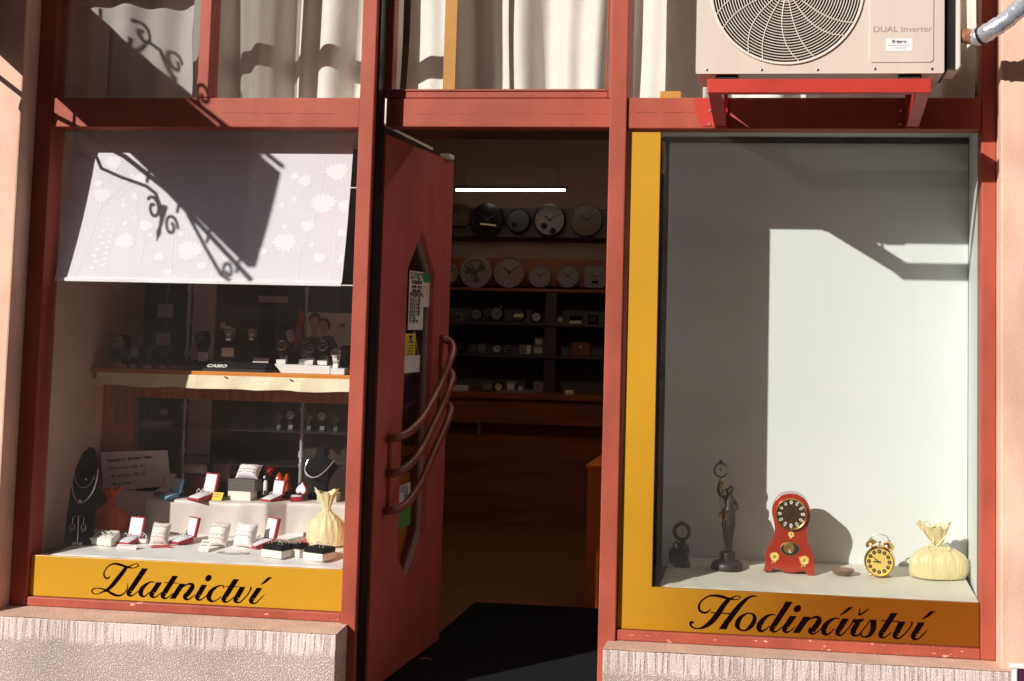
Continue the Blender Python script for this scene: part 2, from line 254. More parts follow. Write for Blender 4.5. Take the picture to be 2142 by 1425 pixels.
# ------------------------------------------------------------------ mesh builder
class MB:
    def __init__(self): self.v = []; self.f = []; self.m = []
    def add(self, vs, fs, m=0):
        o = len(self.v); self.v += [Vector(p) for p in vs]
        for f in fs: self.f.append([i + o for i in f]); self.m.append(m)
        return o
    def box(self, x0, x1, y0, y1, z0, z1, m=0):
        return self.add([(x0,y0,z0),(x1,y0,z0),(x1,y1,z0),(x0,y1,z0),(x0,y0,z1),(x1,y0,z1),(x1,y1,z1),(x0,y1,z1)],
            [(0,3,2,1),(4,5,6,7),(0,1,5,4),(1,2,6,5),(2,3,7,6),(3,0,4,7)], m)
    def prism(self, poly, d0, d1, plane='xz', m=0, cap0=True, cap1=True):
        n = len(poly)
        def P(a, b, d):
            return (a, d, b) if plane == 'xz' else ((d, a, b) if plane == 'yz' else (a, b, d))
        vs = [P(a, b, d0) for a, b in poly] + [P(a, b, d1) for a, b in poly]
        fs = [(i, (i+1) % n, n + (i+1) % n, n + i) for i in range(n)]
        if cap0: fs.append(tuple(range(n-1, -1, -1)))
        if cap1: fs.append(tuple(range(n, 2*n)))
        return self.add(vs, fs, m)
    def flat(self, poly, d, plane='xz', m=0):
        def P(a, b): return (a, d, b) if plane == 'xz' else ((d, a, b) if plane == 'yz' else (a, b, d))
        return self.add([P(a, b) for a, b in poly], [tuple(range(len(poly)))], m)
    def lathe(self, prof, n=24, c=(0,0,0), axis='z', m=0, fn=None, sx=1, sy=1):
        vs = []; fs = []
        for j, (r, h) in enumerate(prof):
            for i in range(n):
                a = 2*PI*i/n; rr = r * (fn(a, j/(len(prof)-1)) if fn else 1)
                x, y = rr*math.cos(a)*sx, rr*math.sin(a)*sy
                p = (x, y, h) if axis == 'z' else ((x, -h, y) if axis == 'y' else (h, x, y))
                vs.append((p[0]+c[0], p[1]+c[1], p[2]+c[2]))
        for j in range(len(prof)-1):
            for i in range(n):
                fs.append((j*n+i, j*n+(i+1)%n, (j+1)*n+(i+1)%n, (j+1)*n+i))
        if prof[0][0] > 1e-6: fs.append(tuple(range(n-1, -1, -1)))
        if prof[-1][0] > 1e-6: fs.append(tuple((len(prof)-1)*n + i for i in range(n)))
        return self.add(vs, fs, m)
    def disc(self, c, r, d0, d1, n=28, m=0, rz=None):      # a short cylinder along Y
        rz = rz or r
        return self.prism([(c[0]+r*math.cos(2*PI*i/n), c[1]+rz*math.sin(2*PI*i/n)) for i in range(n)], d0, d1, 'xz', m)
    def tube(self, pts, r, n=8, m=0, closed=False, flat=1.0):
        pts = [Vector(p) for p in pts]; k = len(pts); rs = r if isinstance(r, (list, tuple)) else [r]*k
        vs = []; up = None
        for i, p in enumerate(pts):
            a = pts[(i-1) % k] if (closed or i > 0) else pts[i]; b = pts[(i+1) % k] if (closed or i < k-1) else pts[i]
            t = (b - a).normalized() if (b-a).length > 1e-9 else Vector((0,0,1))
            if up is None: up = Vector((0,0,1)) if abs(t.z) < 0.9 else Vector((0,1,0))
            s = t.cross(up)
            if s.length < 1e-6: s = t.orthogonal()
            s.normalize(); up = s.cross(t).normalized()
            for q in range(n):
                an = 2*PI*q/n; vs.append(p + s*(rs[i]*math.cos(an)) + up*(rs[i]*flat*math.sin(an)))
        fs = []
        for i in range(k if closed else k-1):
            j = (i+1) % k
            for q in range(n): fs.append((i*n+q, i*n+(q+1)%n, j*n+(q+1)%n, j*n+q))
        if not closed: fs.append(tuple(range(n-1,-1,-1))); fs.append(tuple((k-1)*n+q for q in range(n)))
        return self.add(vs, fs, m)
    def ball(self, c, r, nu=16, nv=10, m=0, fn=None):
        r = r if isinstance(r, (list, tuple)) else (r, r, r)
        vs = []; fs = []
        for j in range(nv+1):
            ph = PI*j/nv
            for i in range(nu):
                a = 2*PI*i/nu; d = Vector((math.sin(ph)*math.cos(a), math.sin(ph)*math.sin(a), -math.cos(ph)))
                k = fn(d) if fn else 1
                vs.append((c[0]+r[0]*d.x*k, c[1]+r[1]*d.y*k, c[2]+r[2]*d.z*k))
        for j in range(nv):
            for i in range(nu): fs.append((j*nu+i, j*nu+(i+1)%nu, (j+1)*nu+(i+1)%nu, (j+1)*nu+i))
        return self.add(vs, fs, m)
    def grid(self, fn, nu, nv, m=0):                       # fn(u,v) -> point, u,v in 0..1
        vs = [fn(i/nu, j/nv) for j in range(nv+1) for i in range(nu+1)]
        fs = [(j*(nu+1)+i, j*(nu+1)+i+1, (j+1)*(nu+1)+i+1, (j+1)*(nu+1)+i) for j in range(nv) for i in range(nu)]
        return self.add(vs, fs, m)
    def xf(self, mtx, start=0):
        for i in range(start, len(self.v)): self.v[i] = mtx @ self.v[i]
        return self
    def build(self, name, mats, parent=None, bevel=0.0, smooth=False, seg=2, solid=0.0, sub=0):
        me = bpy.data.meshes.new(name); me.from_pydata([tuple(p) for p in self.v], [], self.f)
        for mm in (mats if isinstance(mats, (list, tuple)) else [mats]): me.materials.append(mm)
        for p, k in zip(me.polygons, self.m): p.material_index = k
        bm = bmesh.new(); bm.from_mesh(me)
        if not solid: bmesh.ops.remove_doubles(bm, verts=bm.verts, dist=1e-6); bmesh.ops.recalc_face_normals(bm, faces=bm.faces)
        bm.to_mesh(me); bm.free()
        o = bpy.data.objects.new(name, me); C.objects.link(o)
        if parent: o.parent = parent
        if smooth:
            for p in me.polygons: p.use_smooth = True
            try: me.set_sharp_from_angle(angle=R(42))
            except Exception: pass
        if solid: s = o.modifiers.new('thickness', 'SOLIDIFY'); s.thickness = solid
        if bevel: b = o.modifiers.new('edge', 'BEVEL'); b.width = bevel; b.segments = seg; b.limit_method = 'ANGLE'; b.angle_limit = R(40)
        if sub: s = o.modifiers.new('smooth', 'SUBSURF'); s.levels = sub; s.render_levels = sub
        return o

def tag(o, label=None, cat=None, group=None, kind=None):
    if label: o['label'] = label
    if cat: o['category'] = cat
    if group: o['group'] = group
    if kind: o['kind'] = kind
    return o
def thing(name, label, cat, loc=(0,0,0), rz=0.0, group=None, rx=0.0, scale=1.0):
    o = bpy.data.objects.new(name, None); C.objects.link(o); o.empty_display_size = 0.05
    o.location = loc; o.rotation_euler = (rx, 0, rz); o.scale = (scale,)*3
    return tag(o, label, cat, group)
def copy_tree(o, parent=None):
    c = o.copy(); C.objects.link(c); c.parent = parent
    for ch in list(o.children): copy_tree(ch, c)
    return c
def structure(mb, name, m, **k): return tag(mb.build(name, m, **k), kind='structure')
def one(mb, name, m, label, cat, group=None, **k): return tag(mb.build(name, m, **k), label, cat, group)
def box(*a, m=0): b = MB(); b.box(*a, m=m); return b

def catmull(pts, k=6, closed=False):
    out = []; n = len(pts)
    rng = range(n) if closed else range(n-1)
    for i in rng:
        p = [pts[(i+j) % n] if closed else pts[min(max(i+j,0),n-1)] for j in (-1,0,1,2)]
        for s in range(k):
            t = s/k
            out.append(tuple(0.5*(2*b + (c-a)*t + (2*a-5*b+4*c-d)*t*t + (3*b-a-3*c+d)*t**3) for a,b,c,d in zip(*p)))
    if not closed: out.append(tuple(pts[-1]))
    return out
def ribbon_quads(pts):                                   # (x, y, width) -> list of 4-gons in the same plane
    L = []
    for i in range(len(pts)):
        a = pts[max(i-1,0)]; b = pts[min(i+1,len(pts)-1)]; dx, dy = b[0]-a[0], b[1]-a[1]; l = math.hypot(dx,dy) or 1
        nx, ny = -dy/l*pts[i][2]/2, dx/l*pts[i][2]/2
        L.append(((pts[i][0]+nx, pts[i][1]+ny), (pts[i][0]-nx, pts[i][1]-ny)))
    return [(L[i][0], L[i+1][0], L[i+1][1], L[i][1]) for i in range(len(L)-1)]

def text_mesh(name, s, size, loc, m, parent=None, rot=(PI/2,0,0), align='LEFT', bold=0.0, sx=1.0, shear=0.0, world=None):
    cu = bpy.data.curves.new(name, 'FONT'); cu.body = s; cu.size = size; cu.align_x = align; cu.offset = bold; cu.shear = shear
    tmp = bpy.data.objects.new(name + '_curve', cu); C.objects.link(tmp)
    dg = bpy.context.evaluated_depsgraph_get(); me = bpy.data.meshes.new_from_object(tmp.evaluated_get(dg)); bpy.data.objects.remove(tmp)
    bpy.data.curves.remove(cu)
    me.name = name; me.materials.clear(); me.materials.append(m)
    o = bpy.data.objects.new(name, me); C.objects.link(o); o.scale = (sx, 1, 1)
    o.location = loc; o.rotation_euler = rot
    if parent: o.parent = parent
    return o
# ================================================================== SETTING
XL0, XL1, XA0, XA1, XB0, XB1, XR0, XR1 = -1.275, -1.2115, -0.0538, 0.0, 0.835, 0.894, 2.0755, 2.1237
ZT0, ZT1 = 2.03, 2.137
YD = 0.10                                              # plane of the recessed entrance
ZDB, ZDT, ZDW = at(1045, 267.5, YD).z, at(1045, 207, YD).z, at(1045, 187, YD).z
TOP = 3.25
structure(box(-30, 30, -3.2, -0.08, -0.35, -0.15), 'pavement', PAVE)
structure(box(-60, 60, -9.2, -3.2, -0.45, -0.27), 'road', ROAD)
structure(box(-60, 60, -14, -9.2, -0.35, -0.15), 'far_pavement', PAVE)
structure(box(-200, 200, -200, 200, -0.7, -0.5), 'ground', PAVE)
structure(box(XA1+0.001, XB0-0.001, -0.08, 0.02, -0.3, 0.035), 'entrance_step', LEDGE)
structure(box(-2.2, 2.9, 0.5, 5.0, -0.1, 0.042), 'floor', ROOMF)
structure(box(XA0, XB1, 0.02, 0.5, -0.1, 0.041), 'entrance_floor', ROOMF)
structure(box(-2.2, 2.9, 4.62, 4.8, 0.042, 3.3), 'wall_back', ROOMW)
structure(box(-2.4, -2.2, 0.5, 4.8, 0.042, 3.3), 'wall_left', ROOMW)
structure(box(2.9, 3.1, 0.5, 4.8, 0.042, 3.3), 'wall_right', ROOMW)
structure(box(-2.4, 3.1, 0.16, 4.8, 3.3, 3.5), 'ceiling', ROOMC)

# ---- the house wall round the shop front (pilasters left and right, wall above)
h = thing('house_wall', 'pink rendered house wall framing the red shop front', 'wall', (XL0, 0, -0.15))
def hw(n, b): b.xf(Matrix.Translation((-XL0, 0, 0.15))); return b.build(n, PINK, h, bevel=0.006)
hw('pilaster', box(-7, XL0, -0.105, 0.49, 0.30, 3.3))
hw('pilaster', box(XR1, 7, -0.105, 0.49, 0.272, 3.3))
hw('upper_wall', box(-7, 7, -0.10, 0.155, 3.302, 8.5))

# ---- plinth: a ledge and a bush-hammered front, left and right of the door
def plinth(x0, x1, zl, zb, label, dx=0.0):
    t = thing('plinth', label, 'plinth', (x0, 0, -0.15))
    b = MB(); b.prism([(0.02, zb-0.004), (-0.1355, zl-0.002), (-0.1355, -0.3), (0.02, -0.3)], x0, x1, 'yz'); b.xf(Matrix.Translation((-x0, 0, 0.15)))
    o = b.build('base', PLINTH, t, bevel=0.004)
    b = MB(); n = 60
    def top(u, v):
        x = x0 + (x1-x0)*u; j = 0.0008*math.sin(u*211)+0.0008*math.sin(u*97+v*3)
        y = 0.0 - 0.137*v; z = zb + (zl-zb)*v + j*(v > 0.9)
        return (x, y, z)
    b.grid(top, n*3, 5)
    b.xf(Matrix.Translation((-x0, 0, 0.15))); b.build('ledge', LEDGE, t, smooth=True)
    return t
plinth(-6.8, -0.028, at(500, 1316, -0.135).z, 0.3205, 'rough bush-hammered pink stone plinth under the left window')
plinth(0.868, 6.8, at(1700, 1382, -0.135).z, 0.311, 'rough bush-hammered pink stone plinth under the right window')

# ================================================================== SHOP FRONT
sf = thing('storefront', 'red painted timber shop front with two display windows and an entrance', 'shop front', (0, 0, 0))
def fr(n, b, m=RED, bev=0.004): return b.build(n, m, sf, bevel=bev)
F0, F1 = -0.012, 0.085
fr('jamb', box(XL0+0.001, XL1, F0, F1, 0.32, TOP))
fr('post', box(XA0, XA1, F0-0.008, YD-0.012, 0.05, TOP))
fr('post', box(XB0, XB1, F0-0.008, YD+0.05, -0.15, TOP))
fr('jamb', box(XR0, XR1-0.001, F0, F1, 0.312, TOP))
tl = fr('transom', box(XL1+0.001, XA0-0.001, F0+0.004, F1, ZT0, ZT1))
tr_ = fr('transom', box(XB1+0.001, XR0-0.001, F0+0.004, F1, ZT0, ZT1))
box(XA1+0.0006, XA1+0.007, F0+0.018, YD-0.014, 0.055, TOP).build('reveal_shade', BLACK, sf)  # black strip standing in for the shade on the post's reveal
fr('transom', box(XA1+0.012, XB0-0.001, YD-0.015, YD+0.06, ZDB, ZDT-0.001))
fr('window_rail', box(XA1+0.028, XB0-0.022, YD-0.008, YD+0.05, ZDT+0.001, ZDW))
fr('window_stile', box(XB0-0.0215, XB0-0.001, YD-0.009, YD+0.05, ZDT+0.001, TOP))
fr('window_stile', box(XA1+0.002, XA1+0.0275, YD-0.007, YD+0.05, ZDT+0.001, TOP))
b = MB(); b.box(XB0-0.030, XB0-0.0255, YD-0.013, YD-0.0085, ZDW+0.004, TOP); b.box(XA1+0.03, XB0-0.030, YD-0.013, YD-0.0085, ZDW-0.008, ZDW-0.003); fr('glazing_bead', b, RED, 0.001)
fr('bottom_rail', box(XL1+0.001, XA0-0.001, F0+0.002, F1, 0.3215, 0.3525), REDC)
fr('bottom_rail', box(XB1+0.001, XR0-0.001, F0+0.002, F1, 0.3125, 0.3465), REDC)
mx0, mx1 = at(417, 100, 0).x, at(441, 100, 0).x
fr('mullion', box(mx0, mx1, F0+0.006, F1-0.01, ZT1+0.001, TOP))
for x0, x1 in ((XL1+.001, mx0-.001), (mx1+.001, XA0-.001)): fr('glazing_bar', box(x0, x1, F0+0.01, F1-0.02, 2.515, 2.566))
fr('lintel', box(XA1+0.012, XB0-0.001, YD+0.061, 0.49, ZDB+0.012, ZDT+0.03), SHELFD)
# dashed paint seams along the transoms
def seam(b): return fr('paint_seam', b, mat('seam_dark_red', (0.30, 0.05, 0.03), 0.6), 0)
for px0, px1, py in ((818,845,237.5),(866,918,237.5),(926,1022,237.5),(1048,1117,237.5),(1141,1222,237.5),(1240,1274,237.5)):
    a, c = at(px0, py, YD-0.0155), at(px1, py, YD-0.0155); seam(box(a.x, c.x, YD-0.0158, YD-0.0148, a.z-0.0018, a.z))
for px0, px1, py in ((1312,1322,234),(1330,1372,234),(1385,1432,234.5),(1440,1453,235)):
    a, c = at(px0, py, F0+0.003), at(px1, py, F0+0.003); seam(box(a.x, c.x, F0+0.0028, F0+0.0045, a.z-0.0016, a.z))
for px0, px1, py in ((462,540,235.5),(548,610,236.5),(624,700,237)):
    a, c = at(px0, py, F0+0.003), at(px1, py, F0+0.003); seam(box(a.x, c.x, F0+0.0028, F0+0.0045, a.z-0.0014, a.z))
# splash of fresh bright red beside the bracket
pp = [(1452,212),(1458,206),(1475,205),(1483,208),(1497,240),(1509,264),(1470,265),(1463,258),(1458,243),(1452,235),(1456,226),(1451,219)]
b = MB(); b.prism([(at(x,y,F0+0.003).x, at(x,y,F0+0.003).z) for x,y in pp], F0+0.0015, F0+0.006, 'xz'); tag(fr('paint_patch', b, BRRED, 0), label='fresh bright red paint daubed on the transom')

# ---- panes
def pane(x0, x1, z0, z1, y, m): b = MB(); b.flat([(x0,z0),(x1,z0),(x1,z1),(x0,z1)], y); return b.build('window_pane', m, sf)
pane(XL1+.001, XA0-.001, 0.3535, ZT0-.001, 0.022, GLASSL)
pane(XL1+.001, mx0-.001, ZT1+.001, 2.514, 0.022, GLASSL)
pane(mx1+.001, XA0-.001, ZT1+.001, 2.514, 0.022, GLASSR)
pane(XB1+.001, XR0-.001, 0.3475, ZT0-.001, 0.022, GLASSR)
pane(XB1+.001, XR0-.001, ZT1+.001, TOP, 0.022, GLASSR)
pane(XA1+.028, XB0-.023, ZDW+.001, TOP, YD+0.02, GLASSR)
for x0, x1 in ((XL1+.001, mx0-.001), (mx1+.001, XA0-.001)): pane(x0, x1, 2.567, TOP, 0.022, GLASSR)
# ---- yellow sign bands with black script
bl = box(XL1+.002, XA0-.002, 0.006, 0.0205, 0.354, 0.4950).build('sign_band', YELLOW, sf, bevel=0.001)
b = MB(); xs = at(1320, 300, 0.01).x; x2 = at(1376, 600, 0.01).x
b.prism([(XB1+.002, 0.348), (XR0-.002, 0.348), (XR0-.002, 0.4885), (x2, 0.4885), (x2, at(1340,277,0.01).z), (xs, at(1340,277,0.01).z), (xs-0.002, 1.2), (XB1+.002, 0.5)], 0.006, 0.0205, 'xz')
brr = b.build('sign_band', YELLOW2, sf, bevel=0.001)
YB = 0.0052
def word(strokes, polys, rx, ry, s, parent, name='lettering', lift=0.0):
    b = MB(); k = 0
    def w(p): q = at(rx + p[0]/s, ry + p[1]/s, YB); return (q.x, q.z)
    for st in strokes:
        for q in ribbon_quads(catmull(st, 7)): b.flat([w(p) for p in q], YB - 0.00003*k)
        k += 1
    for po in polys: b.flat([w(p) for p in po], YB - 0.00003*k); k += 1
    return b
def hook(x, y, s=1.0, exit=None):                        # foot of a letter, (x, y) its lowest point
    H = [(11,-118,96),(-14,-68,92),(-2,-33,66),(35,-16,36),(85,-33,22),(140,-73,18),(188,-118,14)]
    H = [(x+a*s, y+c*s, d*s) for a, c, d in H]
    return H[:4] + exit if exit else H
def stem(xl, yl, xr, yr, x, y, s=1.0):                   # flat-topped stem down into the hook at (x, y)
    return [(xl, yl), (xr, yr), (x+(11+50)*s, y-104*s), (x+(11-46)*s, y-134*s)]
def dot(x, y, rx, ry, a):
    return [(x+rx*math.cos(t)*math.cos(a)-ry*math.sin(t)*math.sin(a), y+rx*math.cos(t)*math.sin(a)+ry*math.sin(t)*math.cos(a)) for t in [2*PI*i/20 for i in range(20)]]
# --- left word, traced on two overlapping close-ups
S1 = [[(490,440,6),(455,480,30),(400,480,36),(365,420,30),(375,340,20),(440,250,22),(540,195,34),(640,195,48),(740,225,52),(840,255,45),(930,275,22),(1010,265,16),(1065,225,22),(1040,190,18),(980,195,16),(900,235,22),(840,260,40)],
      [(815,265,70),(740,370,80),(620,520,85),(520,640,75),(430,720,60),(380,748,40)],
      [(430,740,40),(330,700,32),(220,685,18),(135,710,24),(118,760,24),(170,805,18),(250,800,16),(340,760,30),(430,745,40),(520,795,55),(620,835,48),(720,825,30),(800,760,18),(845,670,18),(838,590,6)],
      hook(880,858), hook(1345,888), hook(1575,910),
      [(1400,580,14),(1360,556,20),(1290,568,30),(1200,628,60),(1130,710,85),(1110,790,88),(1135,840,60),(1185,855,30),(1240,815,20),(1290,760,16)],
      [(1595,572,16),(1735,578,16),(1875,585,14)]]
P1 = [stem(1145,278,1258,288,880,858), stem(1435,565,1545,570,1345,888), stem(1760,432,1870,437,1575,910), [(1905,592),(2015,598),(1815,903),(1705,900)]]
S2 = [[(40,560,14),(130,460,20),(220,410,34),(295,412,62),(315,460,90),(265,545,95),(200,630,96)], hook(180,738), hook(425,748), hook(965,790),
      [(945,490,34),(950,455,30),(900,438,22),(820,458,36),(720,530,70),(660,620,95),(650,695,90),(690,750,55),(760,755,26),(840,715,18),(900,660,14)],
      [(985,452,16),(1120,458,16),(1265,465,14)],
      hook(1205,797,1,[(1290,775,24),(1370,700,20),(1440,620,22),(1490,540,24),(1508,495,30),(1502,466,28)]),
      hook(1525,815,1,[(1610,790,22),(1690,715,18),(1745,660,14),(1783,612,6)])]
P2 = [stem(505,418,612,425,425,748), stem(1150,305,1265,312,965,790), stem(1285,462,1392,468,1205,797), stem(1625,482,1735,490,1525,815), dot(640,287,74,54,-0.9), [(1850,272),(1942,266),(1790,392),(1695,428)]]
b = word(S1, P1, 180, 1160, 9.736, bl); b2 = word(S2, P2, 370, 1180, 9.736, bl); b.add(b2.v, b2.f); b.build('lettering', BLACKINK, bl)
# --- right word
q = 0.857
S3 = [[(515,335,8),(460,385,26),(390,395,34),(328,350,40),(325,275,32),(375,195,24),(465,138,24),(570,122,34),(680,138,46),(780,168,42),(870,185,20),(950,180,14),(985,150,14),(955,130,14),(900,137,16),(840,165,30),(790,190,40)],
      [(800,185,60),(720,270,75),(620,420,88),(520,540,80),(410,620,50),(310,650,22),(230,635,28),(187,590,36),(200,548,44),(245,560,20)],
      [(510,395,18),(660,403,18),(830,412,18)],
      [(1262,148,10),(1230,132,18),(1180,130,26),(1100,165,42),(1000,255,68),(910,360,82),(840,450,86),(790,525,88)],
      [(1090,405,22),(1165,412,28),(1208,455,55),(1205,530,66),(1145,620,62),(1060,680,28),(985,670,32),(935,610,72),(948,535,78),(1005,455,50),(1090,405,22)],
      [(1545,440,14),(1500,424,20),(1420,448,40),(1345,510,68),(1290,590,84),(1285,655,80),(1320,690,42),(1380,670,22),(1450,610,16)],
      hook(1500,715,q), hook(1700,722,q)]
P3 = [[(745,500),(838,500),(757,663),(640,660)], stem(1710,218,1820,222,1500,715,q), stem(1780,445,1885,450,1700,722,q), [(1995,458),(2105,462),(1930,722),(1820,720)], dot(1895,332,66,50,-0.8)]
S4 = [[(0,600,14),(90,512,20),(170,472,32),(232,472,54),(258,512,78),(224,578,84),(178,640,84),(146,690,82)], hook(128,748,q),
      [(590,505,14),(550,484,20),(470,500,36),(380,568,70),(332,650,84),(335,715,78),(372,745,40),(430,720,22),(500,650,16)],
      hook(560,772,q,[(620,750,22),(690,680,18),(750,610,18),(812,505,22)]),
      [(890,530,66),(835,620,84),(785,700,84)], hook(805,778,q,[(890,750,26),(950,680,18),(1010,600,16),(1080,508,16)]),
      [(912,325,14),(900,385,22),(893,435,32)], [(890,438,24),(950,405,24),(1050,335,14)],
      [(1122,508,104),(1122,570,92),(1120,640,88),(1090,720,72),(1040,770,44),(975,785,22),(930,765,24),(935,728,22)],
      hook(1250,808,q), [(1258,522,16),(1400,530,16),(1545,540,14)],
      hook(1480,820,q,[(1550,795,24),(1620,740,20),(1690,660,20),(1735,590,24),(1738,535,32)]),
      hook(1770,835,q,[(1850,808,22),(1920,745,18),(1990,662,8)])]
P4 = [stem(625,488,732,490,560,772,q), [(812,490),(850,502),(978,490),(940,545),(850,548),(800,560)], stem(1405,398,1510,405,1250,808,q), stem(1530,535,1638,540,1480,820,q), stem(1840,548,1948,553,1770,835,q),
      [(725,308),(797,305),(690,390),(600,437),(585,430)], [(2035,370),(2118,370),(2010,455),(1920,502),(1905,492)]]
b = word(S3, P3, 1420, 1230, 7.65, brr); b2 = word(S4, P4, 1680, 1230, 7.65, brr); b.add(b2.v, b2.f); b.build('lettering', BLACKINK, brr)
# small yellow offcuts in the upper windows
a, c = at(926, 187, 0.165), at(951, 187, 0.165)
one(box(a.x, c.x, 0.165, 0.175, 2.155, 3.2), 'yellow_strip', mat('ochre_strip', (0.58, 0.26, 0.03), 0.5), 'narrow ochre yellow upright strip in front of the curtain above the door', 'strip')
a, c = at(1382, 200, 0.08), at(1425, 193, 0.08)
one(box(a.x, c.x, 0.06, 0.09, ZT1-0.03, c.z), 'yellow_block', mat('ochre_block', (0.62, 0.28, 0.03), 0.5), 'small ochre yellow block at the foot of the window behind the air conditioner', 'block')

# ================================================================== CURTAINS
def curtain(x0, x1, label, m, per, amp, ph, y0=0.37, z0=2.085, z1=3.15):
    b = MB()
    def f(u, v):
        x = x0 + (x1-x0)*u; k = 2*PI*x/per + ph
        w = math.sin(k + 0.75*math.sin(k) + 0.5*math.sin(x*9.1+ph)) + 0.22*math.sin(2.7*k+1) + 0.05*math.sin(v*9+x*20)
        sway = 0.018*math.sin(v*3.3 + x*6)
        return (x + sway*(1-v), y0 + amp*w*(0.85+0.3*(1-v)), z0 + (z1-z0)*v)
    b.grid(f, int((x1-x0)/0.006), 26)
    return one(b, 'curtain', m, label, 'curtain', 'curtains in the upper windows', smooth=True)
curtain(-1.2, -0.03, 'cream curtain with a dark wavy shadow band, above the blind and right of the mullion', CURT, 0.235, 0.042, 0.6)
curtain(-0.02, 0.86, 'cream curtain in the window over the door, crossed by an ochre strip', CURT, 0.30, 0.046, 2.2, y0=0.42, z0=ZDT+.032)
curtain(0.80, 2.1, 'cream curtain behind the air conditioner', CURT, 0.29, 0.05, 0.2)
# grey covering hung close behind the upper left pane
b = MB()
xg0, xg1 = XL1+0.004, at(404, 100, 0.05).x
b.grid(lambda u, v: (xg0+(xg1-xg0)*u + 0.004*math.sin(v*17)*(u > .98), 0.055+0.012*math.sin(u*9+v*2)+0.008*math.sin(u*23), ZT1-0.03+1.0*v), 60, 20)
one(b, 'grey_curtain', GREYFILM, 'flat grey sheer curtain behind the upper left pane, in shadow', 'curtain', smooth=True)

# ================================================================== ROLLER BLIND
BZ0, BZ1 = at(430, 594, 0.055).z, 2.07
def by(z, x=0):
    s = max(0.0, min(1.0, (z-BZ0)/0.56)); return 0.052 + 0.078*(1.5*s-0.5*s*s)
bx0, bx1 = XL1+0.008, at(727, 450, 0.09).x
blind = thing('roller_blind', 'white roller blind with a floral print hung in the left window', 'blind', (bx0, 0, 0))
b = MB(); b.grid(lambda u, v: (bx0+(bx1-bx0)*u, by(BZ0+0.012+(BZ1-BZ0-0.012)*v), BZ0+0.012+(BZ1-BZ0-0.012)*v), 24, 60)
def fl(poly):
    poly = [(min(max(x, bx0+.002), bx1-.002), z) for x, z in poly]; b.add([(x, by(z)-0.0006, z) for x, z in poly], [tuple(range(len(poly)))], 1)
def bp(zx, zy): p = at(zx/2.29875, zy/2.29875, 0.08); return p.x, p.z
def stemline(pts, w):
    pts = catmull([bp(*p)+(w,) for p in pts], 6)
    for qd in ribbon_quads(pts): fl(qd)
def blossom(zx, zy, r, lobes=9, sq=0.75):
    x, z = bp(zx, zy); r /= 1400.0; poly = []; ph = random.random()*6
    n_ = 96 if r > .016 else 30
    for i in range(n_):
        a = 2*PI*i/n_; k = 0.70+0.36*abs(math.sin((lobes+4)*a/2+ph))**.6+0.09*math.sin(3*a+ph*2); poly.append((x+r*k*math.cos(a), z+r*k*sq*math.sin(a)))
    fl(poly)
def bud(zx, zy, r=13): blossom(zx, zy, r, 5, 1.0)
def plant(base, top, bends, heads):
    pts = [base]+bends+[top]; stemline(pts, 0.0032)
    for hx, hy, r in heads:
        n = min(pts, key=lambda p: abs(p[1]-hy-60)+abs(p[0]-hx)*0.5); stemline([n, ((n[0]+hx)/2, (n[1]+hy)/2+10), (hx, hy+4)], 0.0022)
        (blossom if r > 20 else bud)(hx, hy, r)
plant((1440,1340), (1540,760), [(1450,1210),(1500,1060),(1530,900)], [(1605,820,58),(1545,975,66),(1450,865,40),(1370,1165,62),(1475,1085,36),(1540,1240,34),(1400,845,20),(1345,985,14),(1405,955,14),(1500,1180,13),(1365,1090,13)])
plant((668,1340), (620,930), [(690,1190),(650,1060)], [(600,1160,52),(695,1085,38),(770,1235,30),(580,985,13),(630,935,14),(595,1075,14),(640,950,12),(722,1130,12)])
plant((915,1345), (905,1110), [(910,1250)], [(915,1205,66),(870,1125,16),(980,1280,26),(820,1310,24)])
plant((1600,1345), (1640,1000), [(1610,1200),(1580,1080)], [(1655,990,44),(1640,1120,26),(1660,1250,34)])
plant((370,1345), (520,790), [(420,1200),(470,1000)], [(475,935,48),(520,775,46),(450,880,26),(650,860,40),(585,860,16)])
plant((830,1345), (828,1090), [(832,1220)], [(1260,1210,30),(1095,1240,22)])
for i in range(9): blossom(455+12*math.sin(i*2)+i*7, 1290-i*30, 20-i, 4, 0.55); blossom(505+i*5, 1275-i*28, 17-i, 4, 0.55)
for i in range(60):
    zx = random.uniform(480, 1650); zy = random.uniform(780, 1320); x = random.choice([0, 1])
    if x: bud(zx, zy, random.uniform(5, 10))
    else: stemline([(zx, zy), (zx+random.uniform(-30, 30), zy-random.uniform(15, 40))], 0.0016)
b.xf(Matrix.Translation((-bx0, 0, 0))); b.build('fabric', [BLIND, BLINDF], blind, smooth=True)
b = box(bx0, bx1, by(BZ0)-0.004, by(BZ0)+0.005, BZ0, BZ0+0.014); b.xf(Matrix.Translation((-bx0, 0, 0))); b.build('hem_bar', mat('white_hem', (0.88, 0.85, 0.86), 0.7), blind, bevel=0.002)
p = at(735, 393, 0.11)
for y_, z_ in ((by(BZ0), BZ0+0.004), (0.11, p.z)): b = MB(); b.tube([(bx1-0.002, y_, z_), (XA0-0.004, y_, z_)], 0.0023, 6); b.xf(Matrix.Translation((-bx0, 0, 0))); b.build('side_pin', WHITEP, blind, smooth=True)

